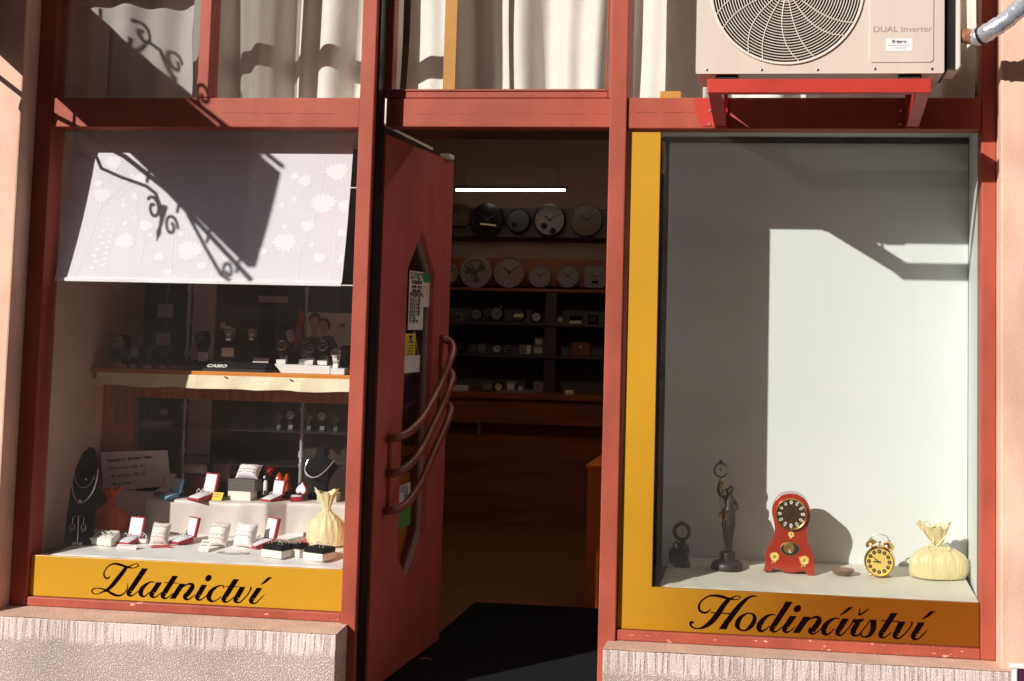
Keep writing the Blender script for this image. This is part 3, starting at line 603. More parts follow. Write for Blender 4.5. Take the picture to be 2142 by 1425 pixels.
# ================================================================== HANGING SIGN (left of the picture: throws the iron scroll shadow)
SX = -1.40
sg = thing('hanging_sign', 'hanging shop sign board on a black scrolled iron arm above the left window', 'hanging sign', (SX, -0.10, 2.3))
def sgb(n, b, m, **k):
    for v in b.v: v.y, v.z = v.y*0.9333, v.z-0.6*0.0667*abs(v.y)
    b.xf(Matrix.Translation((-SX, 0.10, -2.3))); return b.build(n, m, sg, **k)
b = MB(); b.prism([(-0.118, 2.318), (-1.275, 2.338), (-1.305, 2.735), (-0.118, 2.675)], SX-0.015, SX+0.015, 'yz'); sgb('board', b, OPPW)
b = MB()
b.tube([(SX,-0.105,2.222),(SX,-0.30,2.243),(SX,-0.45,2.283),(SX,-0.72,2.312),(SX,-1.29,2.296)], 0.009, 8)
b.tube([(SX,-0.105,2.70),(SX,-0.7,2.715),(SX,-1.33,2.775)], 0.009, 8)
b.tube([(SX,-0.105,2.1),(SX,-0.105,2.8)], 0.012, 8)
for yy in (-0.40, -0.60, -0.80, -1.00, -1.20):
    b.tube([(SX,yy,2.27),(SX,yy,2.33)], 0.006, 6); b.tube([(SX,yy,2.66),(SX,yy,2.75)], 0.006, 6)
sgb('arm', b, IRON, smooth=True)
def scroll(c, r0, turns, a0, dirn=1, m=40):
    return [(SX, c[0]+r0*(1-0.72*i/m)*math.cos(a0+dirn*turns*2*PI*i/m), c[1]+r0*(1-0.72*i/m)*math.sin(a0+dirn*turns*2*PI*i/m)) for i in range(m+1)]
b = MB(); b.tube([(SX,-0.30,2.24),(SX,-0.285,2.19),(SX,-0.33,2.163),(SX,-0.45,2.20),(SX,-0.60,2.255),(SX,-0.66,2.262),(SX,-0.70,2.235),(SX,-0.725,2.19)], 0.0065, 8); sgb('scrollwork', b, IRON, smooth=True)
b = MB(); b.tube(scroll((-0.665,2.205), 0.042, 1.2, 0.3, 1), 0.006, 6); sgb('scrollwork', b, IRON, smooth=True)
b = MB(); b.tube(scroll((-0.785,2.205), 0.042, 1.2, PI-0.3, -1), 0.006, 6); sgb('scrollwork', b, IRON, smooth=True)
b = MB(); b.tube([(SX,-0.725,2.25),(SX,-0.725,2.11)], [0.012, 0.003], 6); sgb('scrollwork', b, IRON, smooth=True)
b = MB(); b.ball((SX,-0.725,2.145), (0.006, 0.012, 0.022)); sgb('scrollwork', b, IRON, smooth=True)
b = MB(); b.tube([(SX,-0.86,2.30),(SX,-1.0,2.25),(SX,-1.12,2.215),(SX,-1.18,2.225)], 0.0065, 8); sgb('scrollwork', b, IRON, smooth=True)
b = MB(); b.tube(scroll((-1.155,2.25), 0.034, 1.1, -1.2, 1), 0.006, 6); sgb('scrollwork', b, IRON, smooth=True)
b = MB(); b.tube([(SX,-0.62,2.72),(SX,-0.66,2.79),(SX,-0.74,2.80),(SX,-0.80,2.735)], 0.006, 8); sgb('scrollwork', b, IRON, smooth=True)
b = MB(); b.tube(scroll((-0.64,2.80), 0.04, 1.1, 0.4, 1), 0.006, 6); sgb('scrollwork', b, IRON, smooth=True)
b = MB(); b.tube(scroll((-0.80,2.80), 0.04, 1.1, PI-0.4, -1), 0.006, 6); sgb('scrollwork', b, IRON, smooth=True)
b = MB(); b.tube(scroll((-1.10,2.80), 0.045, 1.2, -1.3, 1), 0.0065, 6); sgb('scrollwork', b, IRON, smooth=True)


# ================================================================== AIR CONDITIONER
AX0, AX1, AY0, AY1, AZ0, AZ1 = at(1455,155,-0.305).x, at(1975,155,-0.305).x, -0.305, -0.06, at(1700,154,-0.305).z, 2.68
ac = thing('air_conditioner', 'cream outdoor air conditioning unit with a round wire fan grille', 'air conditioner', ((AX0+AX1)/2, -0.18, AZ0))
acx = Matrix.Translation((-(AX0+AX1)/2, 0.18, -AZ0))
def acb(n, b, m, **k): b.xf(acx); return b.build(n, m, ac, **k)
fc = at(1646, -22, AY0); fr_ = 158*mpp(fc)
def ap(px, py, y=AY0): q = at(px, py, y); return q.x, q.z
# front sheet with the round opening: fan of quads between circle and border
b = MB(); n = 72
def border(a):
    dx, dz = math.cos(a), math.sin(a); t = 9
    if dx > 1e-6: t = min(t, (AX1-fc.x)/dx)
    if dx < -1e-6: t = min(t, (AX0-fc.x)/dx)
    if dz > 1e-6: t = min(t, (AZ1-fc.z)/dz)
    if dz < -1e-6: t = min(t, (AZ0-fc.z)/dz)
    return fc.x+dx*t, fc.z+dz*t
angs = sorted([2*PI*i/n for i in range(n)] + [math.atan2(z-fc.z, x-fc.x) % (2*PI) for x in (AX0, AX1) for z in (AZ0, AZ1)])
for i in range(len(angs)):
    a0, a1 = angs[i], angs[(i+1) % len(angs)]
    p0, p1 = border(a0), border(a1); c0 = (fc.x+fr_*math.cos(a0), fc.z+fr_*math.sin(a0)); c1 = (fc.x+fr_*math.cos(a1), fc.z+fr_*math.sin(a1))
    b.add([(p0[0],AY0,p0[1]),(p1[0],AY0,p1[1]),(c1[0],AY0,c1[1]),(c0[0],AY0,c0[1])], [(0,1,2,3)])
    b.add([(c0[0],AY0,c0[1]),(c1[0],AY0,c1[1]),(fc.x+(c1[0]-fc.x)*.97,AY0+0.03,fc.z+(c1[1]-fc.z)*.97),(fc.x+(c0[0]-fc.x)*.97,AY0+0.03,fc.z+(c0[1]-fc.z)*.97)], [(0,1,2,3)])
b.add([(AX0,AY0,AZ0),(AX1,AY0,AZ0),(AX1,AY1,AZ0),(AX0,AY1,AZ0),(AX0,AY0,AZ1),(AX1,AY0,AZ1),(AX1,AY1,AZ1),(AX0,AY1,AZ1)], [(0,1,2,3),(4,5,6,7),(1,2,6,5),(2,3,7,6),(3,0,4,7)])
acb('casing', b, ACW, bevel=0.006, seg=3)
b = MB(); b.lathe([(0.0,-AY0-0.10),(fr_*0.99,-AY0-0.10),(fr_*0.99,-AY0-0.028)], 48, (fc.x, 0, fc.z), 'y'); acb('fan_housing', b, BLACK, smooth=True)
b = MB()
for kb in range(3):
    pts = []
    for i in range(9):
        r_ = 0.05+ (fr_*0.86-0.05)*i/8; a = kb*2*PI/3 + 0.9*i/8
        pts.append((r_, a))
    L = [(fc.x+r_*math.cos(a), AY0+0.055, fc.z+r_*math.sin(a)) for r_, a in pts]; Q = [(fc.x+r_*math.cos(a+1.05), AY0+0.085, fc.z+r_*math.sin(a+1.05)) for r_, a in pts]
    b.add(L+Q, [(i, i+1, 9+i+1, 9+i) for i in range(8)])
b.lathe([(0.06,-AY0-0.09),(0.06,-AY0-0.05),(0.04,-AY0-0.045)], 20, (fc.x, 0, fc.z), 'y')
acb('fan', b, BLACK)
b = MB(); nr = 22
for i in range(nr+1):
    r_ = 0.045 + (fr_*0.985-0.045)*i/nr
    b.tube([(fc.x+r_*math.cos(2*PI*j/72), AY0-0.004-0.010*(1-(r_/fr_)**2), fc.z+r_*math.sin(2*PI*j/72)) for j in range(72)], 0.00165, 5, closed=True)
for j in range(18):
    pts = []
    for i in range(8):
        t = i/7; r_ = 0.04 + (fr_*0.985-0.04)*t; a = 2*PI*j/18 + 0.35*t*t*(1 if j % 2 else 0.6); pts.append((fc.x+r_*math.cos(a), AY0-0.0065-0.010*(1-(r_/fr_)**2), fc.z+r_*math.sin(a)))
    b.tube(pts, 0.0017, 5)
b.lathe([(0.0,-AY0+0.018),(0.04,-AY0+0.016),(0.046,-AY0+0.006)], 28, (fc.x, 0, fc.z), 'y')
b.tube([(fc.x+fr_*math.cos(2*PI*j/72), AY0-0.003, fc.z+fr_*math.sin(2*PI*j/72)) for j in range(72)], 0.004, 6, closed=True)
acb('fan_grille', b, ACW2, smooth=True)
# embossed control cover, screws, lettering, installer's sticker
x0, _ = ap(1818, 60); x1, zb_ = ap(1953, 131); b = MB()
rr = 0.008; poly = [(x0+rr, zb_), (x1-rr, zb_), (x1, zb_+rr), (x1, AZ1-0.03), (x0, AZ1-0.03), (x0, zb_+rr)]
b.prism(poly, AY0-0.003, AY0+0.002); acb('control_cover', b, ACW, bevel=0.002, seg=3)
for px, py in ((1478,146),(1593,146),(1710,146),(1830,144),(1949,144)):
    q = ap(px, py); b = MB(); b.lathe([(0.0045,-AY0+0.000),(0.0045,-AY0+0.002),(0.0,-AY0+0.003)], 10, (q[0], 0, q[1]), 'y'); acb('screw', b, STEEL, smooth=True)
q0, q1 = ap(1826, 66, AY0-0.0035), ap(1950, 48, AY0-0.0035)
t = text_mesh('model_lettering', 'DUAL Inverter', 0.0265, acx @ Vector((q0[0], AY0-0.0036, q0[1]-0.002)), GREYTXT, ac, sx=1.0)
w_ = t.dimensions.x or 0.18; t.scale = ((q1[0]-q0[0])/max(1e-3, max(v.co.x for v in t.data.vertices)), 1, 1)
qa, qb = ap(1853, 108), ap(1909, 81); b = box(qa[0], qb[0], AY0-0.0042, AY0-0.0036, qa[1], qb[1]); st = acb('sticker', b, PAPER)
t = text_mesh('sticker_print', 'Reimer', 0.015, acx @ Vector(((qa[0]+qb[0])/2, AY0-0.0046, qb[1]-0.015)), DARKTXT, ac, align='CENTER', bold=0.0006)
for k, s_ in enumerate(('klimatizace a vzduchotechnika', 'tel. 602 000 000')): text_mesh('sticker_print', s_, 0.0058, acx @ Vector(((qa[0]+qb[0])/2, AY0-0.0046, qb[1]-0.024-0.008*k)), GREYTXT, ac, align='CENTER')
# dark slab standing in for the shaded side gap, and rounded valve cover
xv0, xv1 = AX1+0.0005, at(2008, 120, -0.22).x
b = box(xv0, xv0+0.012, AY0+0.03, AY1-0.01, AZ0+0.012, AZ1-0.02); acb('side_shade', b, NAVY)
b = MB(); zc = at(2000, 152, -0.22).z; b.prism([(xv0+0.013, AZ1-0.05), (xv1-0.01, AZ1-0.05), (xv1, AZ1-0.07), (xv1, zc+0.014), (xv1-0.008, zc+0.003), (xv1-0.016, zc), (xv0+0.013, zc+0.002)], -0.25, -0.10); acb('valve_cover', b, ACW2, bevel=0.006, seg=3)
for px in (1522, 1903):
    q = at(px, 158, -0.27)
    for y_ in (-0.29, -0.13): acb('foot', box(q.x-0.035, q.x+0.035, y_, y_+0.04, AZ0-0.016, AZ0-0.0005), RUBBER, bevel=0.003)
# ---- bracket
BX0, BX1 = at(1480,180,-0.40).x, at(1948,180,-0.40).x
zt_ = at(1715, 165, -0.40).z; zb2 = zt_-0.043
br = thing('wall_bracket', 'bright red steel bracket carrying the air conditioner', 'bracket', (BX0, -0.02, 2.03))
brx = Matrix.Translation((-BX0, 0.02, -2.03))
def bb(n, b, **k): b.xf(brx); return b.build(n, BRRED, br, bevel=0.002, **k)
bb('front_bar', box(BX0, BX1, -0.40, -0.362, zb2, zt_))
wz0, wz1 = 2.036, 2.086
for xa, xb in ((BX0+0.001, BX0+0.042), (BX1-0.042, BX1-0.001)):
    b = MB(); b.prism([(-0.361, zb2+0.001), (-0.361, zt_-0.001), (-0.022, wz1), (-0.022, wz0)], xa, xb, 'yz'); bb('arm', b)
    for z_ in (2.046, 2.092, 2.15): b2_ = MB(); b2_.lathe([(0.006,0.0212),(0.006,0.026),(0,0.0262)], 6, ((xa+xb)/2+(.03 if z_ < 2.1 else 0), 0, z_), 'y') if z_ > 2.1 else b2_.lathe([(0.005,0.0085),(0.005,0.013),(0,0.0132)], 6, (xa-.016 if xa < 1.5 else xa-.018, 0, z_), 'y'); b2_.xf(brx); b2_.build('bolt', STEEL, br)
    bb('wall_plate', box(xa-0.004, xb+0.004, -0.021, -0.0125, wz0-0.004, ZT1+0.03))
for xm in (BX0+0.021, BX1-0.021):
    b = MB(); b.tube([(xm, -0.27, zt_-0.03), (xm, -0.27, AZ0-0.002)], 0.005, 8); b.xf(brx); b.build('bolt', STEEL, br)
# ---- insulated pipe
pt = thing('insulated_pipe', 'silver foil wrapped pipe with an orange foam end beside the air conditioner', 'pipe', at(2025, 75, -0.2))
o = at(2025, 75, -0.2); pts = [(2012,74,-0.22),(2045,78,-0.24),(2075,62,-0.27),(2105,42,-0.28),(2135,15,-0.27),(2165,-25,-0.24),(2200,-90,-0.16)]
W = [at(*p)-o for p in pts]
pw = catmull([tuple(p) for p in W], 8)
b = MB(); b.tube(pw[6:], [0.028+0.0012*math.sin(i*1.1)+0.0010*math.sin(i*4.1) for i in range(len(pw)-6)], 16); b.build('foil_sleeve', FOIL, pt, smooth=True)
b = MB(); b.tube(pw[0:8], [0.020, 0.022, 0.023, 0.024, 0.024, 0.024, 0.024, 0.023], 14); b.build('foam_end', FOAM, pt, smooth=True)
b = MB(); q = Vector(pw[10]); dq = (Vector(pw[11])-q).normalized(); b.tube([q-dq*0.004, q+dq*0.004], 0.031, 14); b.build('cable_tie', BLACK, pt)
# ================================================================== ENTRANCE DOOR (swung inwards)
HX, HY = at(808, 280, 0.10).x, 0.10
fe = at(949.5, 344, 0.93); u_ = Vector((fe.x-HX, fe.y-HY, 0)); DW = u_.length; u_.normalize()
DRZ = math.atan2(u_.y, u_.x); dn = Vector((u_.y, -u_.x, 0))       # outward normal of the leaf
DZ0, DZ1 = 0.060, at(808, 281, 0.10).z
def dpx(px, py, off=0.0):
    d = ray(px, py); o = Vector((HX, HY, 0)) + dn*off; s = (o - CAM_T).dot(dn)/d.dot(dn); p = CAM_T + d*s
    return (p-o).dot(u_), p.z
door = thing('entrance_door', 'open red entrance door with a pointed glass slit and three curved handles', 'door', (HX, HY, 0), DRZ)
hxp = [dpx(884,482), dpx(909,572), dpx(890,1117), dpx(856,1223), dpx(830.5,1163), dpx(853.5,561)]
T, UR, LR, BM, LL, UL = hxp
b = MB()
b.prism([(T[0],DZ1),(0,DZ1),(0,DZ0),(BM[0],DZ0),BM,LL,UL,T], 0.0, 0.045); b.prism([(BM[0],DZ0),(DW,DZ0),(DW,DZ1),(T[0],DZ1),T,UR,LR,BM], 0.0, 0.045)
b.build('leaf', DOORRED, door)
cen = (sum(p[0] for p in hxp)/6, sum(p[1] for p in hxp)/6)
def shrink(p, k): return (cen[0]+(p[0]-cen[0])*k, cen[1]+(p[1]-cen[1])*(1-(1-k)*0.35))
b = MB()
for i in range(6):
    p, r_ = hxp[i], hxp[(i+1) % 6]; b.add([(p[0],0.022,p[1]),(r_[0],0.022,r_[1]),(shrink(r_,.90)[0],0.022,shrink(r_,.90)[1]),(shrink(p,.90)[0],0.022,shrink(p,.90)[1])], [(0,1,2,3)])
    b.add([(shrink(p,.90)[0],0.022,shrink(p,.90)[1]),(shrink(r_,.90)[0],0.022,shrink(r_,.90)[1]),(shrink(r_,.90)[0],0.034,shrink(r_,.90)[1]),(shrink(p,.90)[0],0.034,shrink(p,.90)[1])], [(0,1,2,3)])
b.build('glass_trim', ALU, door)
b = MB(); b.flat([(p[0], p[1]) for p in [shrink(p, .985) for p in hxp]], 0.030); b.build('glass', GLASSD, door)
# handles: two mounting strips and three bent bars
def dl(px, py, off): x, z = dpx(px, py, off); return (x, -off, z)
bars = [[(816,918,.004),(822,917,.03),(850,908,.062),(880,880,.07),(905,838,.07),(925,798,.07),(941,757,.07),(948,733,.062),(942,716,.035),(924,708,.004)],
        [(815,991,.004),(822,990,.03),(850,978,.062),(880,943,.07),(905,893,.07),(925,850,.07),(940,812,.07),(947,790,.062),(940,776,.035),(922,772,.004)],
        [(811,1069,.004),(818,1068,.03),(850,1054,.062),(880,1010,.07),(905,952,.07),(925,908,.07),(938,876,.07),(943,857,.062),(936,846,.035),(917,842,.004)]]
for pb in bars:
    b = MB(); b.tube(catmull([dl(*p) for p in pb], 6), 0.0155, 10); b.build('handle', HANDLE, door, smooth=True)
for (p0, p1) in (((816,905),(808,1076)), ((924,700),(915,850))):
    a0, a1 = dpx(*p0), dpx(*p1); xm = (a0[0]+a1[0])/2; box(xm-0.014, xm+0.010, -0.007, 0.001, a1[1], a0[1]).build('mounting_strip', HANDLE, door, bevel=0.002)
box(DW-0.13, DW-0.06, -0.02, 0.02, DZ1+0.0008, DZ1+0.022).build('door_catch', CREAMBOX, door, bevel=0.004)
def note(nm, x0, y0, x1, y1, m, off=-0.019, label=None):
    a0, a1 = dpx(x0, y0, off), dpx(x1, y1, off)
    o = box(a0[0], a1[0], -off-0.0006, -off+0.0006, a1[1], a0[1]).build(nm, m, door)
    if label: o['label'] = label
    return o, a0, a1
def dtext(par, s, x, z, size, m=DARKTXT, y=0.0179, sx=1.0, bold=0.0, align='LEFT'): return text_mesh('print', s, size, (x, y, z), m, par, sx=sx, bold=bold, align=align)
n1, a0, a1 = note('notice', 857, 566, 884, 690, PAPER, label='white opening hours sheet on the door glass')
w_ = a1[0]-a0[0]; hgt = a0[1]-a1[1]
dtext(n1, 'ZLATNICTVÍ', a0[0]+w_/2, a0[1]-hgt*.13, w_*.19, sx=0.85, bold=.001, align='CENTER')
for k, s_ in enumerate(('HODINÁŘSTVÍ', 'prodej a opravy', 'hodin, šperků', 'PROVOZNÍ DOBA')): dtext(n1, s_, a0[0]+w_/2, a0[1]-hgt*(.215+.07*k), w_*.105, align='CENTER', bold=.0012)
for k, s_ in enumerate(('Po 8.30 12.00', 'Út 8.30 12.00', 'St 8.30 12.00', 'Čt 8.30 12.00', 'Pá 8.30 12.00', 'So 9.00', 'Ne zavřeno')): dtext(n1, s_, a0[0]+w_*.06, a0[1]-hgt*(.50+.063*k), w_*.125, bold=.0008)
n2, a0, a1 = note('notice', 886, 572, 901, 643, PAPER, off=-0.0185, label='white slip with a green head on the door glass')
box(a0[0]-.0005, a1[0]+.0005, 0.0165, 0.0178, a0[1]-(a0[1]-a1[1])*.26, a0[1]).build('green_head', GREENS, n2)
for k in range(3): box(a0[0]+.004+.0, a0[0]+.010, 0.0168, 0.0176, a0[1]-(a0[1]-a1[1])*(.42+.16*k), a0[1]-(a0[1]-a1[1])*(.36+.16*k)).build('red_mark', REDP, n2)
n3, a0, a1 = note('notice', 848, 698, 868, 745, YPAPER, off=-0.0185, label='yellow warning slip with black marks on the door glass')
w_ = a1[0]-a0[0]; hgt = a0[1]-a1[1]; b = MB()
b.flat([(a0[0]+w_*.3, a0[1]-hgt*.1), (a0[0]+w_*.75, a0[1]-hgt*.08), (a0[0]+w_*.6, a0[1]-hgt*.3), (a0[0]+w_*.8, a0[1]-hgt*.42), (a0[0]+w_*.3, a0[1]-hgt*.42), (a0[0]+w_*.45, a0[1]-hgt*.25)], 0.0172)
for k in range(4): b.flat([(a0[0]+w_*.18, a0[1]-hgt*(.52+.11*k)), (a0[0]+w_*.8, a0[1]-hgt*(.52+.11*k)), (a0[0]+w_*.8, a0[1]-hgt*(.56+.11*k)), (a0[0]+w_*.18, a0[1]-hgt*(.56+.11*k))], 0.0172)
b.build('print', DARKTXT, n3)
n5, a0, a1 = note('notice', 835, 1017, 857, 1055, PAPER, off=-0.0185, label='white label behind the lowest handle'); w_ = a1[0]-a0[0]
dtext(n5, 'SLEVA', a0[0]+w_*.1, a0[1]-.028, w_*.24, y=.017); dtext(n5, '63-', a0[0]+w_*.45, a0[1]-.055, w_*.3, y=.017, bold=.001)
note('notice', 830, 1066, 858, 1097, GRPAPER, off=-0.0187, label='green sticker under the lowest handle')
# white card hanging on a string inside the door glass
a0, a1 = dpx(843, 745, -0.012), dpx(877, 778, -0.012); mid = ((a0[0]+a1[0])/2, (a0[1]+a1[1])/2)
wp = Vector((HX, HY, 0)) + u_*mid[0] + dn*(-0.012); hc = thing('hanging_card', 'blank white card hanging on a string on the door glass', 'card', (wp.x, wp.y, mid[1]), DRZ)
dxc, dzc = (a1[0]-a0[0])/2, (a0[1]-a1[1])/2
box(-dxc, dxc, -0.001, 0.0005, -dzc, dzc).build('card', WHITEP, hc)
b = MB(); tp = dpx(866, 694, -0.012); b.tube([(-dxc*.8, -.001, dzc), (tp[0]-mid[0], -.001, tp[1]-mid[1]), (dxc*.8, -.001, dzc)], 0.0013, 5); b.build('string', WHITEP, hc)
# doormat
one(box(0.012, 0.828, 0.03, 1.72, 0.0425, 0.050), 'doormat', MATC, 'long black ribbed doormat on the floor of the open entrance', 'doormat', bevel=0.003)
p = ground(890, 1379, 0.052); b = MB(); b.tube([(p.x-.022, p.y, .052), (p.x, p.y+.004, .054), (p.x+.02, p.y-.004, .053), (p.x+.024, p.y-.012, .052)], 0.0035, 6)
one(b, 'twig', FOAM, 'small dry leaf stalk lying on the doormat by the door', 'twig', smooth=True)

# ================================================================== SHOP ROOM
OB = ground(1222, 1274, 0.042); ob0 = at(1228, 972, OB.y)
ot = thing('orange_counter', 'orange counter end inside the shop, right of the doorway', 'counter', (OB.x, OB.y, 0.042))
box(0, 0.9, 0, 0.55, 0.0, ob0.z-0.042-0.022).build('body', ORANGE, ot, bevel=0.003)
box(-0.008, 0.91, -0.012, 0.56, ob0.z-0.042-0.0215, ob0.z-0.042).build('worktop', ORANGE, ot, bevel=0.004)
CYK = 4.0
ztop = at(1100, 824, CYK).z
ct = thing('shop_counter', 'long dark wooden counter at the back of the shop', 'counter', (0, CYK, 0.042))
box(-2.0, 2.0, -0.03, 0.6, ztop-0.042-0.035, ztop-0.042).build('worktop', CABW, ct, bevel=0.004)
z1 = at(1100, 888, CYK).z-0.042
box(-1.98, 1.98, 0, 0.55, z1, ztop-0.042-0.036).build('apron', CABW, ct, bevel=0.003)
box(-1.98, 1.98, 0.10, 0.55, 0.0, z1-0.001).build('front_panel', CABW, ct)
box(at(1003,900,CYK+.08).x-.01, at(1003,900,CYK+.08).x+.01, 0.06, 0.098, z1-.09, z1-.002).build('hook', STEEL, ct, bevel=0.003)
SYB = 4.52
su = thing('shelf_unit', 'dark wall shelf unit with clocks at the back of the shop', 'shelf unit', (0, SYB, 0.9))
def sub_(n, b, m): b.xf(Matrix.Translation((0, -SYB, -0.9))); return b.build(n, m, su, bevel=0.002)
def zpx(y, Y, x=1100): return at(x, y, Y).z
sh = {k: zpx(y, 4.3) for k, y in (('A',604),('B',675),('C',742))}
sub_('back', box(-1.9, 1.9, SYB+.01, SYB+.04, ztop, sh['A']-.001), SHELFB)
sub_('rail', box(-1.9, 1.9, SYB-.005, SYB+.09, zpx(497,SYB), zpx(436,SYB)), SHELFD)
sub_('rail', box(-1.9, 1.9, SYB-.002, SYB+.09, sh['A']+.022, zpx(541,SYB)), CABW)
for k in sh: sub_('shelf', box(-1.9, 1.9, 4.26, SYB+.009, sh[k]-.02, sh[k]), SHELFD if k != 'A' else CABW)
xd0, xd1 = at(1140,700,4.3).x, at(1164,700,4.3).x
for z0, z1 in ((ztop+.001, sh['C']-.021), (sh['C']+.001, sh['B']-.021), (sh['B']+.001, sh['A']-.021)): sub_('divider', box(xd0, xd1, 4.28, SYB+.008, z0, z1), SHELFD)
# led tube
la, lb_ = at(954, 397.5, 4.0), at(1182, 397.5, 4.0)
lt = thing('led_light', 'bright white tube light glowing above the wall clocks', 'light', (la.x, 4.0, la.z))
b = MB(); b.tube([(0,0,0), (lb_.x-la.x, 0, lb_.z-la.z)], 0.0085, 10); b.build('tube', LED, lt, smooth=True)
box(-.02, lb_.x-la.x+.02, -.004, .03, .0095, .026).build('fitting', BLACK, lt)
for x_ in (.05, lb_.x-la.x-.05): b = MB(); b.tube([(x_,.01,.026),(x_,.01,3.29-la.z)], .002, 5); b.build('cable', BLACK, lt)
LED2 = mat('ceiling_led_tube', (0.9, 0.9, 0.9), 0.4, emit=((1.0, 0.82, 0.62), 34.0))
l2 = thing('led_light', 'long tube light under the shop ceiling, mirrored in the black wall clock', 'light', (0.0, 1.6, 2.75))
b = MB(); b.tube([(0,0,0),(1.3,0,0)], 0.02, 10); b.build('tube', LED2, l2, smooth=True)
box(-.02, 1.32, -.02, .02, .0205, .05).build('fitting', WHITEP, l2)

def hands_geo(b, r, h, mn, y, m=0, w=0.03, which=(0,1)):
    for a, L, ww in [((h, .5, w*1.4), (mn, .75, w))[i] for i in which]:
        dx, dz = math.sin(a), math.cos(a); n = (-dz*ww*r, dx*ww*r) if False else (dz*ww*r, -dx*ww*r)
        b.flat([(-dx*.12*r+n[0], -dz*.12*r+n[1]), (-dx*.12*r-n[0], -dz*.12*r-n[1]), (dx*L*r-n[0]*.6, dz*L*r-n[1]*.6), (dx*L*r+n[0]*.6, dz*L*r+n[1]*.6)], y, 'xz', m)
def add_hands(t, r, h, mn, y, m, w=.05, c=(0,0,0), mx=None):
    for i in (0, 1):
        b = MB(); hands_geo(b, r, h, mn, y-.0002*i, 0, w, (i,)); b.xf(Matrix.Translation(c))
        if mx: b.xf(mx)
        b.build('hand', m, t)
def ticks(b, r, y, r0=.78, r1=.93, w=.026, m=0, n=12):
    for i in range(n):
        a = 2*PI*i/n; dx, dz = math.sin(a), math.cos(a); q = (dz*w*r, -dx*w*r)
        b.flat([(dx*r0*r+q[0], dz*r0*r+q[1]), (dx*r0*r-q[0], dz*r0*r-q[1]), (dx*r1*r-q[0], dz*r1*r-q[1]), (dx*r1*r+q[0], dz*r1*r+q[1])], y, 'xz', m)
def wall_clock(px, py, rp, Y, label, rim, face, handm, group, h=-.9, mn=1.0, knob=False, rimw=.10, band=None, square=False):
    p = at(px, py, Y); r = rp*mpp(p)
    t = thing('wall_clock', label, 'clock', (p.x, Y, p.z), 0, group)
    b = MB()
    if square:
        q = r*.96; k = r*.25; poly = [(-q+k,-q),(q-k,-q),(q,-q+k),(q,q-k),(q-k,q),(-q+k,q),(-q,q-k),(-q,-q+k)]; b.prism(poly, -.03, 0)
    else: b.lathe([(r, 0), (r, .026), (r*.97, .034), (r*(1-rimw), .034), (r*(1-rimw), .024)], 40, (0,0,0), 'y')
    b.build('case', rim, t, smooth=True)
    y = -.0265 if not square else -.034
    b = MB(); b.disc((0,0), r*(1-rimw), -.0245 if not square else -.0315, -.02, 40); ticks(b, r*(1-rimw), y+.0008, m=1); b.build('dial', [face, handm], t)
    add_hands(t, r*(1-rimw), h, mn, y, handm)
    if knob: b = MB(); b.tube([(0,-.015,r), (0,-.015,r*1.12)], r*.10, 8); b.lathe([(r*.14,r*1.1),(r*.16,r*1.15),(r*.1,r*1.2)], 10, (0,-.015,0)); b.build('crown', rim, t, smooth=True)
    if band: band(t, r)
    return t
G1 = 'clocks hanging in the upper row at the back of the shop'; G2 = 'clocks standing in the second row at the back of the shop'
def band_white(t, r):
    b = MB(); b.prism([(-r*.42,-r*.20),(r*.55,-r*.30),(r*.55,-r*.40),(-r*.42,-r*.32)], -.0285, -.027); b.build('tube_reflection', WWHITE, t)  # white strip modelled as the tube light's reflection on the dial
def band_sub(t, r):
    b = MB(); b.disc((-r*.35,-r*.32), r*.2, -.0285, -.0268, 18); b.build('pendulum_window', WBLACK, t)
def band_two(t, r):
    for x_, z_ in ((-.32,-.36), (.22,-.66)): b = MB(); b.disc((r*x_,r*z_), r*.195, -.0285, -.0268, 18); b.build('pendulum_window', WBLACK, t)
def band_swirl(t, r):
    b = MB()
    for a0 in (0.2, 2.5, 4.4):
        b.prism([(0,0)]+[(r*.62*math.cos(a0+.9*i/8), r*.62*math.sin(a0+.9*i/8)) for i in range(9)], -.0285, -.0268)
    b.build('dial_motif', WBROWN, t)
wall_clock(960, 450, 24, SYB-.03, 'squarish dark brown clock half hidden by the open door', WBROWN, WBROWN, DARKTXT, G1, square=True)
wall_clock(1021, 460, 35, SYB-.03, 'large black wall clock with a white strip across its dial', WBLACK, WBLACK, DARKTXT, G1, band=band_white)
wall_clock(1086, 462, 25.5, SYB-.03, 'small dark grey wall clock with one round pendulum window', WBLACK, DFACE, DARKTXT, G1, band=band_sub)
wall_clock(1151, 461, 34.5, SYB-.03, 'grey faced wall clock with a thick black rim and two round windows', WBLACK, WGREY, DARKTXT, G1, band=band_two)
wall_clock(1228, 461, 33.5, SYB-.03, 'dark brown wall clock with a plain dial beside the right door post', WBROWN, WBROWN, DARKTXT, G1)
wall_clock(938, 573, 22, 4.42, 'tan clock almost hidden behind the edge of the open door', WTAN, WTAN, DARKTXT, G2)
wall_clock(997, 569.5, 34, 4.42, 'round tan clock with a dark swirl motif on its dial', WTAN, WGREY, DARKTXT, G2, h=-2.3, mn=-.6, band=band_swirl, rimw=.22)
wall_clock(1067, 570, 33, 4.42, 'round tan clock with bold black hands on the second row', WTAN, WTAN, DARKTXT, G2, rimw=.04)
wall_clock(1131, 578, 24.5, 4.42, 'round clock with a crown knob, next to the bold-handed tan clock', WTAN, WGREY, DARKTXT, G2, knob=True, rimw=.06)
wall_clock(1190, 578, 24.5, 4.42, 'round clock with a crown knob, next to the square clock', WTAN, WGREY, DARKTXT, G2, knob=True, rimw=.06, h=-1.0, mn=.7)
